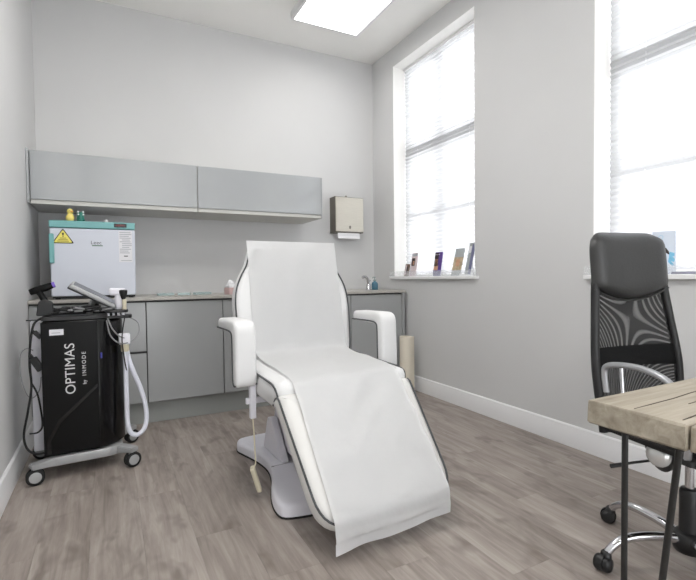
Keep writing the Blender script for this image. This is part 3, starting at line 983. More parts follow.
# paper sheet on the chair
def paper_sheet():
    prof = []
    top = bfr(0, bl + 0.02, 0.012)
    pts = [bfr(0, bl + 0.022, 0.012), bfr(0, bl - 0.01, 0.012), bfr(0, 0.6, 0.014), bfr(0, 0.45, 0.018), bfr(0, 0.3, 0.019), bfr(0, 0.16, 0.018), bfr(0, 0.085, 0.022),
           Vector((0, 0.50, sf(0, 0.5, 0).z + 0.030)), Vector((0, 0.42, sf(0, 0.42, 0).z + 0.018)), Vector((0, 0.3, sf(0, 0.3, 0).z + 0.018)), Vector((0, 0.15, sf(0, 0.15, 0).z + 0.017)),
           Vector((0, 0.06, sf(0, 0.06, 0).z + 0.010)), Vector((0, 0.018, sf(0, 0, 0).z - 0.006)), lfr(0, 0.055, 0.016), lfr(0, 0.12, 0.018), lfr(0, 0.25, 0.018), lfr(0, 0.38, 0.018), lfr(0, ll - 0.09, 0.017), lfr(0, ll - 0.03, 0.013),
           lfr(0, ll + 0.010, -0.010)]
    last = pts[-1]
    pts += [last + Vector((0, -0.003, -0.022)), last + Vector((0, -0.002, -0.066))]
    c = spline(pts, 6)
    nu = 28
    bm = B()
    L0 = [0.0]
    for a, b in zip(c[:-1], c[1:]):
        L0.append(L0[-1] + (b - a).length)
    tot = L0[-1]
    rows = []
    for i, p in enumerate(c):
        f = L0[i] / tot
        hw = 0.266
        tang = (c[min(i + 1, len(c) - 1)] - c[max(i - 1, 0)]).normalized()
        nrm = Vector((0, -tang.z, tang.y))
        if nrm.z < 0 and f > 0.3:
            nrm = -nrm
        if f <= 0.3 and nrm.y > 0:
            nrm = -nrm
        row = []
        for k in range(nu + 1):
            u = -1 + 2 * k / nu
            s = L0[i]
            wr = 0.0022 * math.sin(9 * u + 7 * s) * math.sin(5 * s + 2 * u) + 0.0016 * math.sin(31 * s + 4 * u) * math.sin(3 * u + 9 * s)
            # soft transverse creases on the leg part
            if 0.62 < f < 0.93:
                wr += 0.0030 * math.sin(38 * s + 3.5 * u + 2.0 * math.sin(4 * u)) * (0.5 + 0.5 * math.sin(5 * u + 11 * s))
            x = u * hw
            q = p + nrm * (wr * 1.25 + 0.0022)
            if i > len(c) - 18:
                q = q + Vector((0, -0.006 * math.sin(5 * u + 1) * (i - len(c) + 18) / 18, 0.010 * u * max(0, (i - len(c) + 12) / 12)))
            row.append(bm.verts.new((x + 0.008 * (1 - f), q.y, q.z)))
        rows.append(row)
    for a, b in zip(rows[:-1], rows[1:]):
        for k in range(nu):
            bm.faces.new((a[k], a[k + 1], b[k + 1], b[k]))
    bmesh.ops.solidify(bm, geom=bm.faces[:], thickness=0.0006)
    return bm
o = bpy.data.objects.new('paper_sheet', finish('paper_sheet', paper_sheet(), 'paper', True, 60))
COL.objects.link(o)
o.location = TC.location; o.rotation_euler = TC.rotation_euler
tag(o, 'long white disposable paper sheet draped over the treatment chair', 'paper sheet')

# handset on its cable
def loc2w(p):
    return TC.rotation_euler.to_matrix() @ Vector(p) + TC.location
t = thing('hand_control', 'cream hand control hanging by its cable beside the chair base', 'remote control', loc2w((-0.354, 0.29, 0)), TC.rotation_euler.z)
part('cable', tube(B(), spline([(-0.002, -0.006, 0.3715), (0.0, -0.016, 0.30), (0.004, -0.012, 0.22), (0.006, -0.012, 0.165), (-0.004, -0.014, 0.145)], 6), 0.0035, 8), 'plastic_cream', t)
bm = B(); box(bm, -0.019, 0.019, -0.011, 0.011, -0.125, 0.0, 0.007, 3)
xform(bm, Matrix.Translation((-0.012, -0.016, 0.150)) @ Matrix.Rotation(-0.28, 4, 'Y') @ Matrix.Rotation(-1.9, 4, 'Z'))
hb = part('handset', bm, 'plastic_cream', t)
for k in range(3):
    for s in (-1, 1):
        bm = B(); box(bm, s * 0.008 - 0.005, s * 0.008 + 0.005, -0.0125, -0.0105, -0.045 - 0.024 * k, -0.033 - 0.024 * k, 0.001)
        xform(bm, Matrix.Translation((-0.012, -0.016, 0.150)) @ Matrix.Rotation(-0.28, 4, 'Y') @ Matrix.Rotation(-1.9, 4, 'Z'))
        part('button', bm, 'cable_grey', hb)

# ------------------------------------------------------------------ laser / light therapy machine
MC = thing('laser_machine', 'black aesthetic laser machine with white lettering on a silver castor base', 'machine', (-0.128, 2.93, 0), 0.045)
plan = roundpoly([(-0.198, -0.155), (0.085, -0.155), (0.185, -0.06), (0.185, 0.06), (0.085, 0.155), (-0.198, 0.155)], [0.012, 0.06, 0.09, 0.09, 0.06, 0.012], 7)
body = part('body', plate(B(), plan, [(0.012, 0.115), (0, 0.125), (0, 0.79), (0.006, 0.806), (0.02, 0.812)]), 'black_gloss', MC, angle=35)
bm = B(); box(bm, -0.197, 0.055, -0.163, -0.1545, 0.125, 0.805, 0.004)
side = part('side_panel', bm, 'black_satin', MC)
bm = B(); prism(bm, [(-0.183, 0.20), (-0.13, 0.30), (0.05, 0.47), (0.05, 0.452), (-0.12, 0.285), (-0.165, 0.20), (-0.165, 0.13), (-0.183, 0.13)], -0.1645, -0.1628, 'y', 0.0005, 1)
part('styling_line', bm, 'black_gloss', side, smooth=False)
ROT = STAND @ Matrix.Rotation(PI / 2, 4, 'Z')
bm = text_bm('OPTIMAS', 0.064, 0.0005, 1.02)
xform(bm, Matrix.Translation((-0.072, -0.1638, 0.560)) @ ROT)
part('lettering', bm, 'lettering', side, smooth=False)
bm = text_bm('INMODE', 0.026, 0.0005, 1.4)
xform(bm, Matrix.Translation((-0.010, -0.1638, 0.580)) @ ROT)
part('lettering', bm, 'lettering', side, smooth=False)
bm = text_bm('by', 0.024, 0.0005, 1.0)
xform(bm, Matrix.Translation((-0.010, -0.1638, 0.483)) @ ROT)
part('lettering', bm, 'lettering', side, smooth=False)
bm = B(); box(bm, -0.16, -0.098, -0.1640, -0.1628, 0.738, 0.768)
st = part('sticker', bm, 'label_paper', side, smooth=False, label='small white sticker')
bm = B(); box(bm, -0.15, -0.112, -0.1645, -0.1640, 0.748, 0.752)
part('print_lines', bm, 'grey_ink', side, smooth=False)
part('status_light', box(B(), 0.066, 0.074, -0.158, -0.1535, 0.60, 0.63, 0.001), 'blue_light', MC)
# top tray with rim and clutter of cables
tray = part('top_tray', plate(B(), inset(plan, 0.004), [(0, 0.812), (0, 0.83), (0.008, 0.834), (0.02, 0.834), (0.024, 0.822)]), 'black_plastic', MC, angle=30)
rnd = random.Random(3)
for k in range(9):
    pts = []
    x0 = -0.15 + 0.028 * k
    for q in range(6):
        pts.append((x0 + 0.045 * math.sin(q * 1.9 + k) + rnd.uniform(-.012, .012), -0.12 + 0.045 * q + rnd.uniform(-.015, .015), 0.842 + 0.016 * abs(math.sin(q * 1.3 + k)) + 0.003 * k % 0.02))
    part('cable_coil', tube(B(), spline(pts, 5), 0.006, 8), ('black_rubber', 'black_rubber', 'cable_grey')[k % 3], tray)
# base frame
bm = B()
prism(bm, roundpoly([(-0.165, -0.175), (0.10, -0.165), (0.165, -0.135), (0.165, 0.15), (-0.165, 0.165)], 0.012, 3), 0.068, 0.112, 'z', 0.004)
basef = part('base_frame', bm, 'silver_plastic', MC)
WHEELS = [(-0.235, -0.190), (0.205, -0.195), (0.235, 0.215), (-0.235, 0.205)]
att = [(-0.15, -0.15), (0.14, -0.12), (0.14, 0.12), (-0.15, 0.14)]
for (wx, wy), (ax, ay) in zip(WHEELS, att):
    bm = B()
    dv = Vector((wx - ax, wy - ay, 0)); n2 = Vector((-dv.y, dv.x, 0)).normalized() * 0.026
    a3, w3 = Vector((ax, ay, 0)), Vector((wx, wy, 0)) + dv.normalized() * 0.02
    P = [a3 + n2, a3 - n2, w3 - n2, w3 + n2]
    zlo, zhi = [0.07, 0.07, 0.082, 0.082], [0.112, 0.112, 0.106, 0.106]
    v0 = [bm.verts.new((p.x, p.y, z)) for p, z in zip(P, zlo)]
    v1 = [bm.verts.new((p.x, p.y, z)) for p, z in zip(P, zhi)]
    fs = [bm.faces.new(v0), bm.faces.new(v1)] + [bm.faces.new((v0[i], v0[(i + 1) % 4], v1[(i + 1) % 4], v1[i])) for i in range(4)]
    bmesh.ops.recalc_face_normals(bm, faces=fs)
    bmesh.ops.bevel(bm, geom=bm.edges[:], offset=0.005, segments=2, affect='EDGES')
    part('outrigger', bm, 'silver_plastic', MC)
def castor(parent, x, y, r, rz, hub='silver_plastic', stem_top=0.085, tw=0.012):
    M = Matrix.Translation((x, y, 0)) @ Matrix.Rotation(rz, 4, 'Z')
    c = part('castor', xform(box(B(), -0.016, 0.016, -0.006, 0.03, r + 0.012, stem_top, 0.003), M), hub, parent)
    for s in (-1, 1):
        Mw = M @ Matrix.Translation((0, s * 0.0145, r)) @ Matrix.Rotation(PI / 2 * (1 if s < 0 else -1), 4, 'X')
        part('tyre', lathe(B(), [(r * 0.7, -tw / 2), (r - 0.004, -tw / 2), (r, -tw / 2 + 0.004), (r, tw / 2 - 0.004), (r - 0.004, tw / 2), (r * 0.7, tw / 2)], 28, Mw), 'black_rubber', c)
        part('hub', lathe(B(), [(r * 0.72, -tw / 2 + 0.001), (r * 0.72, tw / 2 - 0.001), (r * 0.55, tw / 2 + 0.002), (r * 0.2, tw / 2 + 0.001), (0, tw / 2 + 0.001)], 24, Mw), hub, c)
    return c
for (wx, wy), rz in zip(WHEELS, (0.1, 0.35, 0.5, -0.2)):
    castor(MC, wx, wy, 0.041, rz)
# back rail with uprights, mains inlet
bm = B(); box(bm, -0.255, -0.195, 0.02, 0.12, 0.10, 0.80, 0.006)
part('cable_column', bm, 'plastic_white', MC, label='pale rear cable column')
bm = B()
tube(bm, [(-0.262, -0.09, 0.815), (-0.19, -0.09, 0.815)], 0.003, 8)
part('side_hook', bm, 'black_plastic', MC)
# tilted screen on a stalk
bm = B(); box(bm, -0.125, 0.125, -0.09, 0.09, -0.012, 0.012, 0.008, 3)
SM = Matrix.Translation((0.045, 0.0, 0.935)) @ Matrix.Rotation(0.52, 4, 'Y') @ Matrix.Rotation(0.10, 4, 'X')
xform(bm, SM)
scr = part('screen', bm, 'silver_plastic', MC, label='tilted grey touch screen')
bm = B(); box(bm, -0.112, 0.112, -0.08, 0.08, 0.0122, 0.0132)
part('display', xform(bm, SM), 'black_gloss', scr, smooth=False)
part('bezel', xform(box(B(), -0.128, 0.128, -0.093, 0.093, -0.018, -0.010, 0.003), SM), 'black_plastic', scr)
part('screen_arm', tube(B(), spline([(0.02, 0.04, 0.82), (0.03, 0.03, 0.87), (0.05, 0.01, 0.915)], 5), 0.016, 12), 'silver_plastic', MC)
# holder ring on the end
bm = B(); prism(bm, roundpoly([(0.08, -0.13), (0.225, -0.13), (0.235, -0.02), (0.08, 0.0)], 0.03, 5), 0.805, 0.822, 'z', 0.004)
part('holder_tray', bm, 'black_plastic', MC)
bm = B(); prism(bm, roundpoly([(0.095, -0.145), (0.205, -0.145), (0.215, -0.04), (0.095, -0.03)], 0.03, 5), 0.838, 0.852, 'z', 0.004)
part('holder_tray', bm, 'black_plastic', MC)
for k in range(4):
    part('holder_peg', lathe(B(), [(0.007, 0.822), (0.007, 0.838)], 10, Matrix.Translation((0.11 + 0.025 * k, -0.12 + 0.01 * (k % 2), 0))), 'plastic_white', MC)
# connector and hose
bm = B(); box(bm, 0.158, 0.214, -0.135, -0.085, 0.660, 0.720, 0.006)
part('hose_connector', bm, 'plastic_white', MC)
bm = B(); lathe(bm, [(0.020, 0.62), (0.022, 0.665)], 16, Matrix.Translation((0.188, -0.11, 0)))
part('hose_collar', bm, 'plastic_cream', MC)
hose = [p + Vector((-0.017, -0.02, 0)) for p in spline([(0.205, -0.09, 0.64), (0.206, -0.095, 0.52), (0.206, -0.10, 0.35), (0.208, -0.105, 0.22), (0.225, -0.108, 0.162), (0.262, -0.108, 0.150), (0.298, -0.10, 0.19), (0.305, -0.09, 0.28), (0.28, -0.085, 0.40), (0.245, -0.08, 0.50), (0.222, -0.072, 0.58), (0.212, -0.068, 0.65)], 8)]
part('hose', tube(B(), hose, 0.0125, 12), 'hose_white', MC)
for k, pts in enumerate(([(0.10, -0.15, 0.80), (0.115, -0.165, 0.72), (0.16, -0.155, 0.672), (0.22, -0.12, 0.675), (0.262, -0.09, 0.715), (0.26, -0.07, 0.775), (0.21, -0.06, 0.805)],
                         [(0.105, -0.15, 0.81), (0.125, -0.165, 0.755), (0.16, -0.15, 0.71), (0.20, -0.12, 0.69)])):
    part('thin_cable', tube(B(), spline(pts, 6), 0.0035, 8), 'cable_grey', MC)
part('thin_cable', tube(B(), spline([(0.19, -0.14, 0.82), (0.172, -0.15, 0.7), (0.182, -0.14, 0.58), (0.195, -0.12, 0.50)], 6), 0.003, 8), 'black_rubber', MC)

def mloc(p):
    return MC.rotation_euler.to_matrix() @ Vector(p) + MC.location
# white applicator handpiece standing in the holder
t = thing('applicator_handpiece', 'white applicator handpiece with black button standing in the machine holder', 'handpiece', mloc((0.165, -0.085, 0.853)), 0.04)
part('grip', lathe(B(), [(0.012, 0), (0.017, 0.004), (0.018, 0.03), (0.022, 0.055), (0.020, 0.08)], 18), 'plastic_white', t)
bm = B(); box(bm, -0.052, 0.034, -0.022, 0.022, 0.075, 0.118, 0.014, 3); xform(bm, Matrix.Rotation(0.03, 4, 'Y'))
part('head', bm, 'plastic_white', t)
bm = B(); lathe(bm, [(0.008, 0), (0.013, 0.01), (0.021, 0.038), (0.021, 0.05), (0.012, 0.054)], 16, Matrix.Translation((0.022, -0.022, 0.055)))
part('trigger', bm, 'black_plastic', t)
bm = B(); lathe(bm, [(0.011, 0), (0.011, 0.056)], 14, Matrix.Translation((0.026, -0.02, 0.0)))
part('cable_sleeve', bm, 'plastic_cream', t)
# black gun handpiece in the rear cradle
t = thing('gun_handpiece', 'black gun-shaped handpiece with violet tip standing in the machine cradle', 'handpiece', mloc((-0.172, -0.055, 0.835)), 0.04)
t.scale = (0.86, 0.86, 0.92)
bm = B(); prism(bm, roundpoly([(-0.055, 0.0), (0.035, 0.0), (0.03, 0.075), (-0.012, 0.095), (-0.042, 0.08)], 0.008, 3), -0.028, 0.028, 'y', 0.005)
part('cradle', bm, 'black_plastic', t)
part('grip', tube(B(), spline([(-0.005, 0, 0.07), (-0.022, 0, 0.105), (-0.04, 0, 0.14)], 5), 0.018, 12), 'black_satin', t)
part('barrel', tube(B(), spline([(-0.085, 0, 0.132), (-0.05, 0, 0.145), (0.0, 0, 0.16), (0.03, 0, 0.172)], 5), 0.02, 14, radii=[0.017 + 0.004 * math.sin(i / 15 * PI) for i in range(16)]), 'black_satin', t)
part('tip', tube(B(), [(0.028, 0, 0.171), (0.044, 0, 0.176)], 0.0165, 14), 'violet', t)
# power cable hanging between wall and machine
PC = thing('power_cable', 'black power cable with connectors looping down beside the laser machine', 'cable', mloc((-0.24, -0.12, 0)), 0.0)
q = lambda x, y, z: (x, y, z)
def wcab(pts):
    return spline([mloc(p) for p in pts], 8)
part('cable', tube(B(), wcab([(-0.185, -0.10, 0.83), (-0.225, -0.11, 0.80), (-0.242, -0.115, 0.72), (-0.25, -0.12, 0.60), (-0.245, -0.12, 0.48), (-0.262, -0.125, 0.36), (-0.282, -0.13, 0.24), (-0.268, -0.13, 0.165), (-0.225, -0.135, 0.135), (-0.185, -0.14, 0.140)]), 0.0055, 8), 'black_rubber', PC, world=True)
part('cable', tube(B(), wcab([(-0.246, -0.118, 0.50), (-0.222, -0.115, 0.44), (-0.21, -0.11, 0.36), (-0.205, -0.10, 0.27), (-0.225, -0.095, 0.235), (-0.262, -0.09, 0.232)]), 0.0045, 8), 'black_rubber', PC, world=True)
for c, rz in (((-0.222, -0.125, 0.60), 0.5), ((-0.215, -0.12, 0.745), 0.7)):
    s = 1.0 if rz < 0.6 else 0.62
    bm = B(); box(bm, -0.017 * s, 0.017 * s, -0.014 * s, 0.014 * s, -0.045 * s, 0.03 * s, 0.004, 2)
    box(bm, -0.007 * s, 0.007 * s, -0.007 * s, 0.007 * s, 0.028 * s, 0.05 * s, 0.002, 1)
    xform(bm, Matrix.Translation(mloc(c)) @ Matrix.Rotation(-rz, 4, 'Y'))
    part('plug', bm, 'black_plastic', PC, world=True)
part('grey_lead', tube(B(), wcab([(-0.235, -0.09, 0.66), (-0.268, -0.085, 0.67), (-0.292, -0.08, 0.63), (-0.29, -0.08, 0.52), (-0.27, -0.085, 0.44), (-0.245, -0.09, 0.415), (-0.215, -0.09, 0.45), (-0.205, -0.09, 0.52)]), 0.0025, 8), 'cable_grey', PC, world=True)

# ------------------------------------------------------------------ desk
DZ, DT = 0.76, 0.048
DX0, DX1, DY1 = 0.878, 2.36, 0.617
DK = thing('desk', 'rustic thick plank desk on black hairpin legs', 'desk', ((DX0 + DX1) / 2, 0.25, 0))
bw = 0.186
for k in range(4):
    y1 = DY1 - k * (bw + 0.004); y0 = y1 - bw
    bm = B()
    off = (0, 0.004, -0.003, 0.002)[k]
    nx, ny = 24, 6
    box(bm, DX0 + off, DX1, y0, y1, DZ - DT, DZ, 0.004, 2)
    rr = random.Random(20 + k)
    for v in bm.verts:
        v.co.x += rr.uniform(-0.0016, 0.0016) if v.co.x < 1 else 0
        v.co.z += rr.uniform(-0.0012, 0.0012)
        v.co.y += rr.uniform(-0.0008, 0.0008)
    part('plank', bm, 'desk_wood', DK, world=True)
def hairpin(px, py, sx, sy):
    bm = B()
    zt = DZ - DT
    qx, qy = px - 0.022 * sx, py - 0.112 * sy          # top of the second rod
    fx, fy = px + 0.004 * sx, py - 0.030 * sy          # foot of the second rod
    a = [(px, py, zt - 0.004), (px, py, 0.03), (px, py - 0.006 * sy, 0.010), (px, py - 0.015 * sy, 0.006), (fx, py - 0.024 * sy, 0.010), (fx, fy, 0.03), (qx, qy, zt - 0.004)]
    tube(bm, a, 0.0060, 12)
    part('hairpin_leg', bm, 'black_iron', DK, world=True, angle=60)
    x0, x1 = min(px - 0.034 * sx, px + 0.03 * sx), max(px - 0.034 * sx, px + 0.03 * sx)
    y0, y1 = min(py - 0.125 * sy, py + 0.012 * sy), max(py - 0.125 * sy, py + 0.012 * sy)
    part('leg_plate', box(B(), x0, x1, y0, y1, zt - 0.006, zt - 0.0015, 0.001, 1), 'black_iron', DK, world=True)
hairpin(0.926, 0.566, 1, 1)
hairpin(0.926, 0.0, 1, -1)
hairpin(2.30, 0.566, -1, 1)
hairpin(2.30, 0.0, -1, -1)
# long drying crack and a few short checks in the boards
def crack(pts, wd):
    bm = B()
    n = len(pts)
    L_ = [(x, y - wd * math.sin(PI * (k + 0.4) / (n - 0.2)) / 2) for k, (x, y) in enumerate(pts)]
    R_ = [(x, y + wd * math.sin(PI * (k + 0.4) / (n - 0.2)) / 2) for k, (x, y) in enumerate(pts)]
    prism(bm, L_ + R_[::-1], DZ - 0.004, DZ + 0.0016, 'z')
    part('crack', bm, 'crack_dark', DK, world=True, smooth=False)
crack([(0.895, 0.5295), (0.96, 0.5315), (1.04, 0.534), (1.12, 0.541), (1.25, 0.545), (1.42, 0.543)], 0.0022)
crack([(1.02, 0.497), (1.06, 0.498), (1.12, 0.497)], 0.0015)
crack([(0.90, 0.447), (0.93, 0.449), (0.97, 0.452)], 0.0025)

# ------------------------------------------------------------------ office chair
OC = thing('office_chair', 'black mesh office chair with leather headrest and chrome base', 'office chair', (1.772, 0.857, 0), -0.2)
OX = 0.028   # the back sits slightly off the column axis
# side frame line: (y, z, halfwidth)
def back_y(z):
    # lumbar curve
    return 0.215 + 0.035 * math.sin((z - 0.5) * 2.6) + 0.09 * max(0, z - 0.62) ** 1.3
stations = [(0.42, 0.190), (0.50, 0.196), (0.58, 0.203), (0.66, 0.206), (0.74, 0.200), (0.82, 0.190), (0.90, 0.180), (0.98, 0.170), (1.06, 0.150), (1.14, 0.140)]
fl = spline([(OX - hw, back_y(z), z) for z, hw in stations], 5)
frr = [Vector((2 * OX - p.x, p.y, p.z)) for p in reversed(fl)]
bm = B()
tube(bm, fl, 0.013, 10, radii=[0.016] * len(fl))
tube(bm, frr, 0.013, 10, radii=[0.016] * len(frr))
tube(bm, [(OX - 0.19, back_y(0.43), 0.43), (OX + 0.19, back_y(0.43), 0.43)], 0.014, 10)
tube(bm, [(OX - 0.14, back_y(1.14), 1.14), (OX + 0.14, back_y(1.14), 1.14)], 0.012, 10)
frame = part('back_frame', bm, 'black_plastic', OC)
def back_sheet(z0, z1, nz, nu, w_scale=1.0, dy=0.0, belly=0.025):
    bm = B(); rows = []
    for i in range(nz + 1):
        z = z0 + (z1 - z0) * i / nz
        hw = 0.2 * w_scale
        for (za, ha), (zb, hb2) in zip(stations[:-1], stations[1:]):
            if za <= z <= zb:
                hw = (ha + (hb2 - ha) * (z - za) / (zb - za)) * w_scale
        rows.append([bm.verts.new((OX + u * hw, back_y(z) + dy + belly * (1 - u * u), z)) for u in [-1 + 2 * k / nu for k in range(nu + 1)]])
    for a, b in zip(rows[:-1], rows[1:]):
        for k in range(nu):
            bm.faces.new((a[k], a[k + 1], b[k + 1], b[k]))
    return bm
part('mesh_back', back_sheet(0.43, 1.02, 20, 12), 'mesh_weave', OC, label='see-through black mesh')
bm = back_sheet(0.655, 0.735, 4, 12, 1.0, -0.006)
bmesh.ops.solidify(bm, geom=bm.faces[:], thickness=0.012)
part('lumbar_band', bm, 'seat_fabric', OC)
# headrest pad: top straight, lower edge curved
def headrest():
    bm = B()
    nu, nv = 20, 12
    grids = []
    for side in (0, 1):
        g = []
        for j in range(nv + 1):
            v = j / nv
            row = []
            for i in range(nu + 1):
                u = -1 + 2 * i / nu
                bot = 0.965 - 0.048 * (1 - u * u)
                top = 1.188 - 0.034 * abs(u) ** 9
                z = bot + (top - bot) * v
                hw = 0.186 - 0.016 * (v ** 10)
                edge = (max(0, 1 - abs(u) ** 6) * max(0, 1 - abs(2 * v - 1) ** 6)) ** 0.5
                th = 0.004 + 0.040 * edge
                roll = 0.018 * max(0, v - 0.75) ** 2 * 16 * (1 - 0.8 * u ** 4)
                y = back_y(min(z, 1.13)) + 0.012 * (1 - u * u) + roll
                y += -th if side == 0 else th * 0.55
                row.append(bm.verts.new((OX + u * hw, y, z)))
            g.append(row)
        grids.append(g)
    for g in grids:
        for j in range(nv):
            for i in range(nu):
                bm.faces.new((g[j][i], g[j][i + 1], g[j + 1][i + 1], g[j + 1][i]))
    A, C = grids
    for i in range(nu):
        bm.faces.new((A[0][i], A[0][i + 1], C[0][i + 1], C[0][i])); bm.faces.new((A[nv][i], A[nv][i + 1], C[nv][i + 1], C[nv][i]))
    for j in range(nv):
        bm.faces.new((A[j][0], A[j + 1][0], C[j + 1][0], C[j][0])); bm.faces.new((A[j][nu], A[j + 1][nu], C[j + 1][nu], C[j][nu]))
    bmesh.ops.recalc_face_normals(bm, faces=bm.faces)
    return bm
hr = part('headrest', headrest(), 'black_leather', OC, angle=80, label='padded black leather headrest')
part('piping', tube(B(), [(OX + u * 0.185, back_y(0.95) + 0.012 * (1 - u * u) - 0.010, 0.962 - 0.048 * (1 - u * u)) for u in [-1 + k / 12 for k in range(25)]], 0.0045, 8), 'black_leather', hr)
# seat
seat_o = roundpoly([(-0.215, -0.25), (0.235, -0.25), (0.24, 0.0), (0.235, 0.20), (-0.225, 0.20), (-0.225, 0.0)], [0.09, 0.09, 0.05, 0.07, 0.07, 0.05], 6)
part('seat', pad(B(), seat_o, 0.076, lambda u, v, w: Vector((u, v, 0.520 + w - 0.25 * max(0, -v - 0.14) ** 1.5)), 0.015, 0.028), 'seat_fabric', OC, angle=70)
bm = B(); plate(bm, inset(seat_o, 0.075), [(0.02, 0.434), (0, 0.440), (0, 0.446)])
part('seat_shell', bm, 'black_plastic', OC)
# mechanism, knob, lever
bm = B(); box(bm, -0.07, 0.07, -0.14, 0.12, 0.372, 0.441, 0.012)
part('tilt_mechanism', bm, 'black_plastic', OC)
kn = part('tension_knob', lathe(B(), [(0.020, 0), (0.024, 0.01), (0.034, 0.045), (0.040, 0.055), (0.040, 0.066), (0.03, 0.07)], 22, Matrix.Translation((-0.066, 0.0, 0.398)) @ Matrix.Rotation(-PI / 2 - 0.15, 4, 'Y')), 'black_plastic', OC)
part('knob_cap', blob(B(), (-0.140, 0.0, 0.408), 0.042, 0.75, 1, 1, 3), 'knob_silver', kn, label='round chrome cap')
part('lever', tube(B(), spline([(-0.07, 0.03, 0.372), (-0.13, 0.045, 0.368), (-0.19, 0.06, 0.362), (-0.235, 0.07, 0.356)], 5), 0.0045, 10), 'black_plastic', OC)
part('lever_grip', tube(B(), [(-0.225, 0.068, 0.357), (-0.262, 0.077, 0.353)], 0.0075, 10), 'black_plastic', OC)
# column
part('gas_lift', lathe(B(), [(0.014, 0.27), (0.014, 0.372)], 18), 'chrome', OC)
part('column_cover', lathe(B(), [(0.030, 0.085), (0.030, 0.262), (0.026, 0.272), (0.014, 0.275)], 22), 'black_plastic', OC)
part('hub', lathe(B(), [(0.028, 0.048), (0.045, 0.055), (0.052, 0.075), (0.05, 0.11), (0.038, 0.122), (0.028, 0.124)], 24), 'black_plastic', OC)
ang0 = math.atan2(0.985 - 0.857, 1.475 - 1.772) + 0.2
for k in range(5):
    a = ang0 + k * 2 * PI / 5
    dx, dy = math.cos(a), math.sin(a)
    prof = [(0.035, 0.095), (0.10, 0.108), (0.18, 0.112), (0.235, 0.105), (0.275, 0.085), (0.300, 0.058)]
    sp = spline([(dx * r, dy * r, z) for r, z in prof], 5)
    bs = part('base_leg', tube(B(), sp, 0.014, 12, radii=[0.017 - 0.004 * i / (len(sp) - 1) for i in range(len(sp))]), 'chrome', OC)
    Mw = Matrix.Translation((dx * 0.312, dy * 0.312, 0.0)) @ Matrix.Rotation(a + 0.6, 4, 'Z')
    c = part('castor', lathe(B(), [(0.012, 0.045), (0.018, 0.048), (0.016, 0.064), (0.009, 0.07)], 14, Matrix.Translation((dx * 0.302, dy * 0.302, 0))), 'black_plastic', OC)
    for s in (-1, 1):
        Mq = Mw @ Matrix.Translation((0, s * 0.014, 0.026)) @ Matrix.Rotation(PI / 2 * (1 if s < 0 else -1), 4, 'X')
        part('wheel', lathe(B(), [(0.02, -0.011), (0.026, -0.009), (0.026, 0.005), (0.020, 0.012), (0, 0.014)], 22, Mq), 'black_plastic', c)
    hood = B(); lathe(hood, [(0.029, -0.006), (0.029, 0.006)], 20, Mw @ Matrix.Translation((0, 0, 0.029)) @ Matrix.Rotation(PI / 2, 4, 'X'))
    part('wheel_hood', hood, 'black_plastic', c)
# arms: metal loops
for s_ in (-1, 1):
    path = spline([(s_ * 0.238, 0.120, 0.60), (s_ * 0.240, 0.128, 0.66), (s_ * 0.242, 0.118, 0.692), (s_ * 0.245, 0.06, 0.708), (s_ * 0.248, -0.03, 0.712), (s_ * 0.25, -0.12, 0.690), (s_ * 0.25, -0.175, 0.63), (s_ * 0.248, -0.185, 0.55), (s_ * 0.24, -0.175, 0.46)], 7)
    part('armrest', tube(B(), path, 0.0105, 12), 'alu', OC, label='curved metal armrest loop')
    part('arm_bracket', box(B(), min(s_ * 0.17, s_ * 0.252), max(s_ * 0.17, s_ * 0.252), -0.195, -0.155, 0.452, 0.472, 0.004), 'black_plastic', OC)
    part('arm_strut', tube(B(), [(s_ * 0.238, 0.045, 0.495), (s_ * 0.243, 0.055, 0.703)], 0.0065, 10), 'chrome', OC)

# ------------------------------------------------------------------ leaflets on the sills
SZ = ZS + 0.0145
def leaflet(name, label, y, x, wd, ht, lean, yaw, patches, base, spread=0.03):
    """folded leaflet standing on the sill: front cover leaning back, rear cover behind it"""
    t = thing(name, label, 'leaflet', (x, y, SZ), -PI / 2 + yaw)
    def card(bm, y0, a, th=0.0016):
        box(bm, -wd / 2, wd / 2, 0, th, 0, ht)
        xform(bm, Matrix.Translation((0, y0, 0.0)) @ Matrix.Rotation(-a, 4, 'X'))
        return bm
    f = part('cover', card(B(), 0, lean), base, t, smooth=False)
    part('back_cover', xform(box(B(), -wd / 2, wd / 2, 0, 0.0012, 0, ht * 0.985), Matrix.Translation((0, 0.0022 + spread * 0, 0)) @ Matrix.Rotation(-lean, 4, 'X')), 'card_white', t, smooth=False)
    for nm, m, a, b, c, d in patches:
        bm = B(); box(bm, -wd / 2 + a * wd, -wd / 2 + b * wd, -0.0006, 0.0, c * ht, d * ht)
        xform(bm, Matrix.Rotation(-lean, 4, 'X'))
        part(nm, bm, m, f, smooth=False)
    if lean > 0.05:
        # easel strut so it stands
        bm = B(); L2 = ht * 0.55
        yb_ = math.sin(lean) * L2 + 0.004
        zt_ = math.cos(lean) * L2
        prism(bm, [(yb_, zt_), (yb_ + 0.0012, zt_), (yb_ + 0.03, 0.0), (yb_ + 0.0288, 0.0)], -0.012, 0.012, 'x')
        part('strut', bm, 'card_white', t, smooth=False)
    return t
leaflet('leaflet', 'small brown portrait leaflet in front of the pale pink leaflet', 3.52, 2.425, 0.075, 0.115, 0.22, 0.0,
        [('picture', 'card_dark', 0.35, 0.7, 0.3, 0.8), ('picture', 'card_pink', 0.1, 0.35, 0.15, 0.9)], 'card_brown')
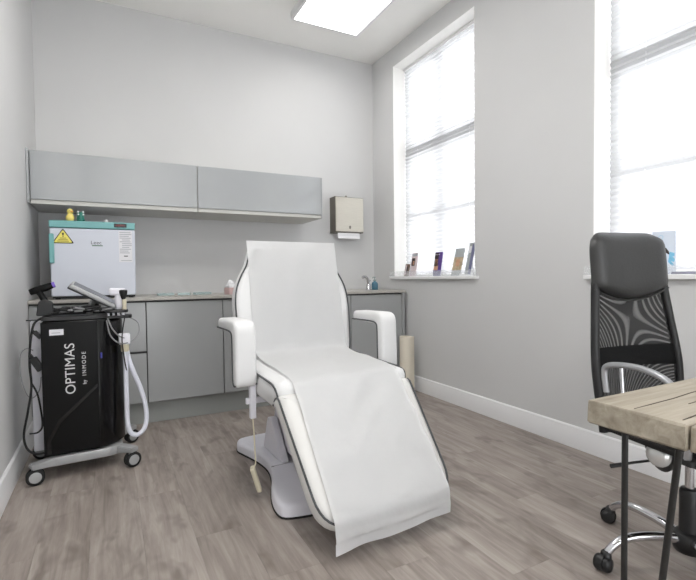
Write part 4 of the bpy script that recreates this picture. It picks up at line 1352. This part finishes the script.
leaflet('leaflet', 'pale pink leaflet with a dark-haired portrait standing on the window sill', 3.46, 2.455, 0.095, 0.215, 0.16, 0.0,
        [('picture', 'card_dark', 0.12, 0.62, 0.45, 0.78), ('picture', 'card_skin', 0.3, 0.55, 0.48, 0.66), ('title_band', 'grey_ink', 0.05, 0.95, 0.86, 0.97)], 'card_pink')
leaflet('leaflet', 'purple leaflet with a face photo standing alone mid sill', 3.10, 2.445, 0.1, 0.205, 0.16, 0.0,
        [('picture', 'card_dark', 0.0, 0.5, 0.42, 0.97), ('picture', 'card_skin', 0.08, 0.46, 0.45, 0.72), ('picture', 'card_skin', 0.0, 0.55, 0.25, 0.45), ('title_band', 'card_slate', 0.0, 1.0, 0.0, 0.2), ('title_band', 'card_white', 0.05, 0.6, 0.88, 0.92)], 'card_purple')
leaflet('leaflet', 'grey leaflet with tan picture leaning on the sill near the window edge', 2.845, 2.430, 0.095, 0.23, 0.30, 0.15,
        [('picture', 'card_tan', 0.0, 1.0, 0.2, 0.68), ('picture', 'card_skin', 0.3, 0.7, 0.35, 0.6)], 'card_grey')
leaflet('leaflet', 'tall slate grey leaflet turned side-on behind the tan picture leaflet', 2.745, 2.462, 0.09, 0.262, 0.20, -0.2,
        [('picture', 'card_slate', 0.55, 1.0, 0.0, 0.95), ('title_band', 'card_white', 0.05, 0.5, 0.7, 0.9)], 'card_grey')
single('paper_stack', box(B(), 2.43, 2.50, 2.66, 2.80, SZ, SZ + 0.012, 0.001), 'card_white', 'small stack of white papers lying on the sill beside the leaflets', 'papers', (2.465, 2.73, SZ))
single('paper_stack', box(B(), 2.43, 2.50, 2.92, 2.99, SZ, SZ + 0.010, 0.001), 'card_white', 'few white cards lying on the sill beside the purple leaflet', 'papers', (2.465, 2.955, SZ))
# product carton on the second sill
t = thing('product_carton', 'pale blue product carton with a dark swoosh standing behind the office chair', 'carton', (2.462, 1.318, SZ), -PI / 2 + 0.5)
part('box', box(B(), -0.05, 0.05, 0, 0.035, 0, 0.215, 0.0015), 'carton', t)
fp = t.children[0] if t.children else None
def swoosh(pts, m, nm):
    bm = B(); prism(bm, pts, -0.0008, -0.0001, 'y')
    part(nm, bm, m, t, smooth=False)
swoosh(roundpoly([(-0.012, 0.142), (0.010, 0.132), (0.022, 0.112), (0.024, 0.096), (0.008, 0.108), (-0.010, 0.128)], 0.006, 3), 'card_dark', 'swoosh')
swoosh([(0.024, 0.112), (0.045, 0.105), (0.044, 0.088), (0.036, 0.09), (0.046, 0.074), (0.042, 0.06), (0.03, 0.066), (0.044, 0.046), (0.036, 0.04), (0.018, 0.062), (0.022, 0.09)], 'card_blue', 'blue_print')
bm = B(); tube(bm, [(-0.012 + 0.009 * math.cos(a), -0.0004, 0.186 + 0.009 * math.sin(a)) for a in [2 * PI * k / 20 for k in range(20)]], 0.0008, 6, closed=True)
part('emblem', bm, 'card_blue', t)
single('blue_case', box(B(), 2.44, 2.475, 1.12, 1.272, SZ, SZ + 0.012, 0.003), 'navy', 'slim dark blue case lying on the sill next to the carton', 'case', (2.457, 1.19, SZ))
t = single('white_card_box', box(B(), 2.45, 2.49, 1.465, 1.545, SZ, SZ + 0.2, 0.002), 'card_white', 'plain white box on the sill mostly hidden behind the leather headrest', 'box', (2.47, 1.505, SZ))
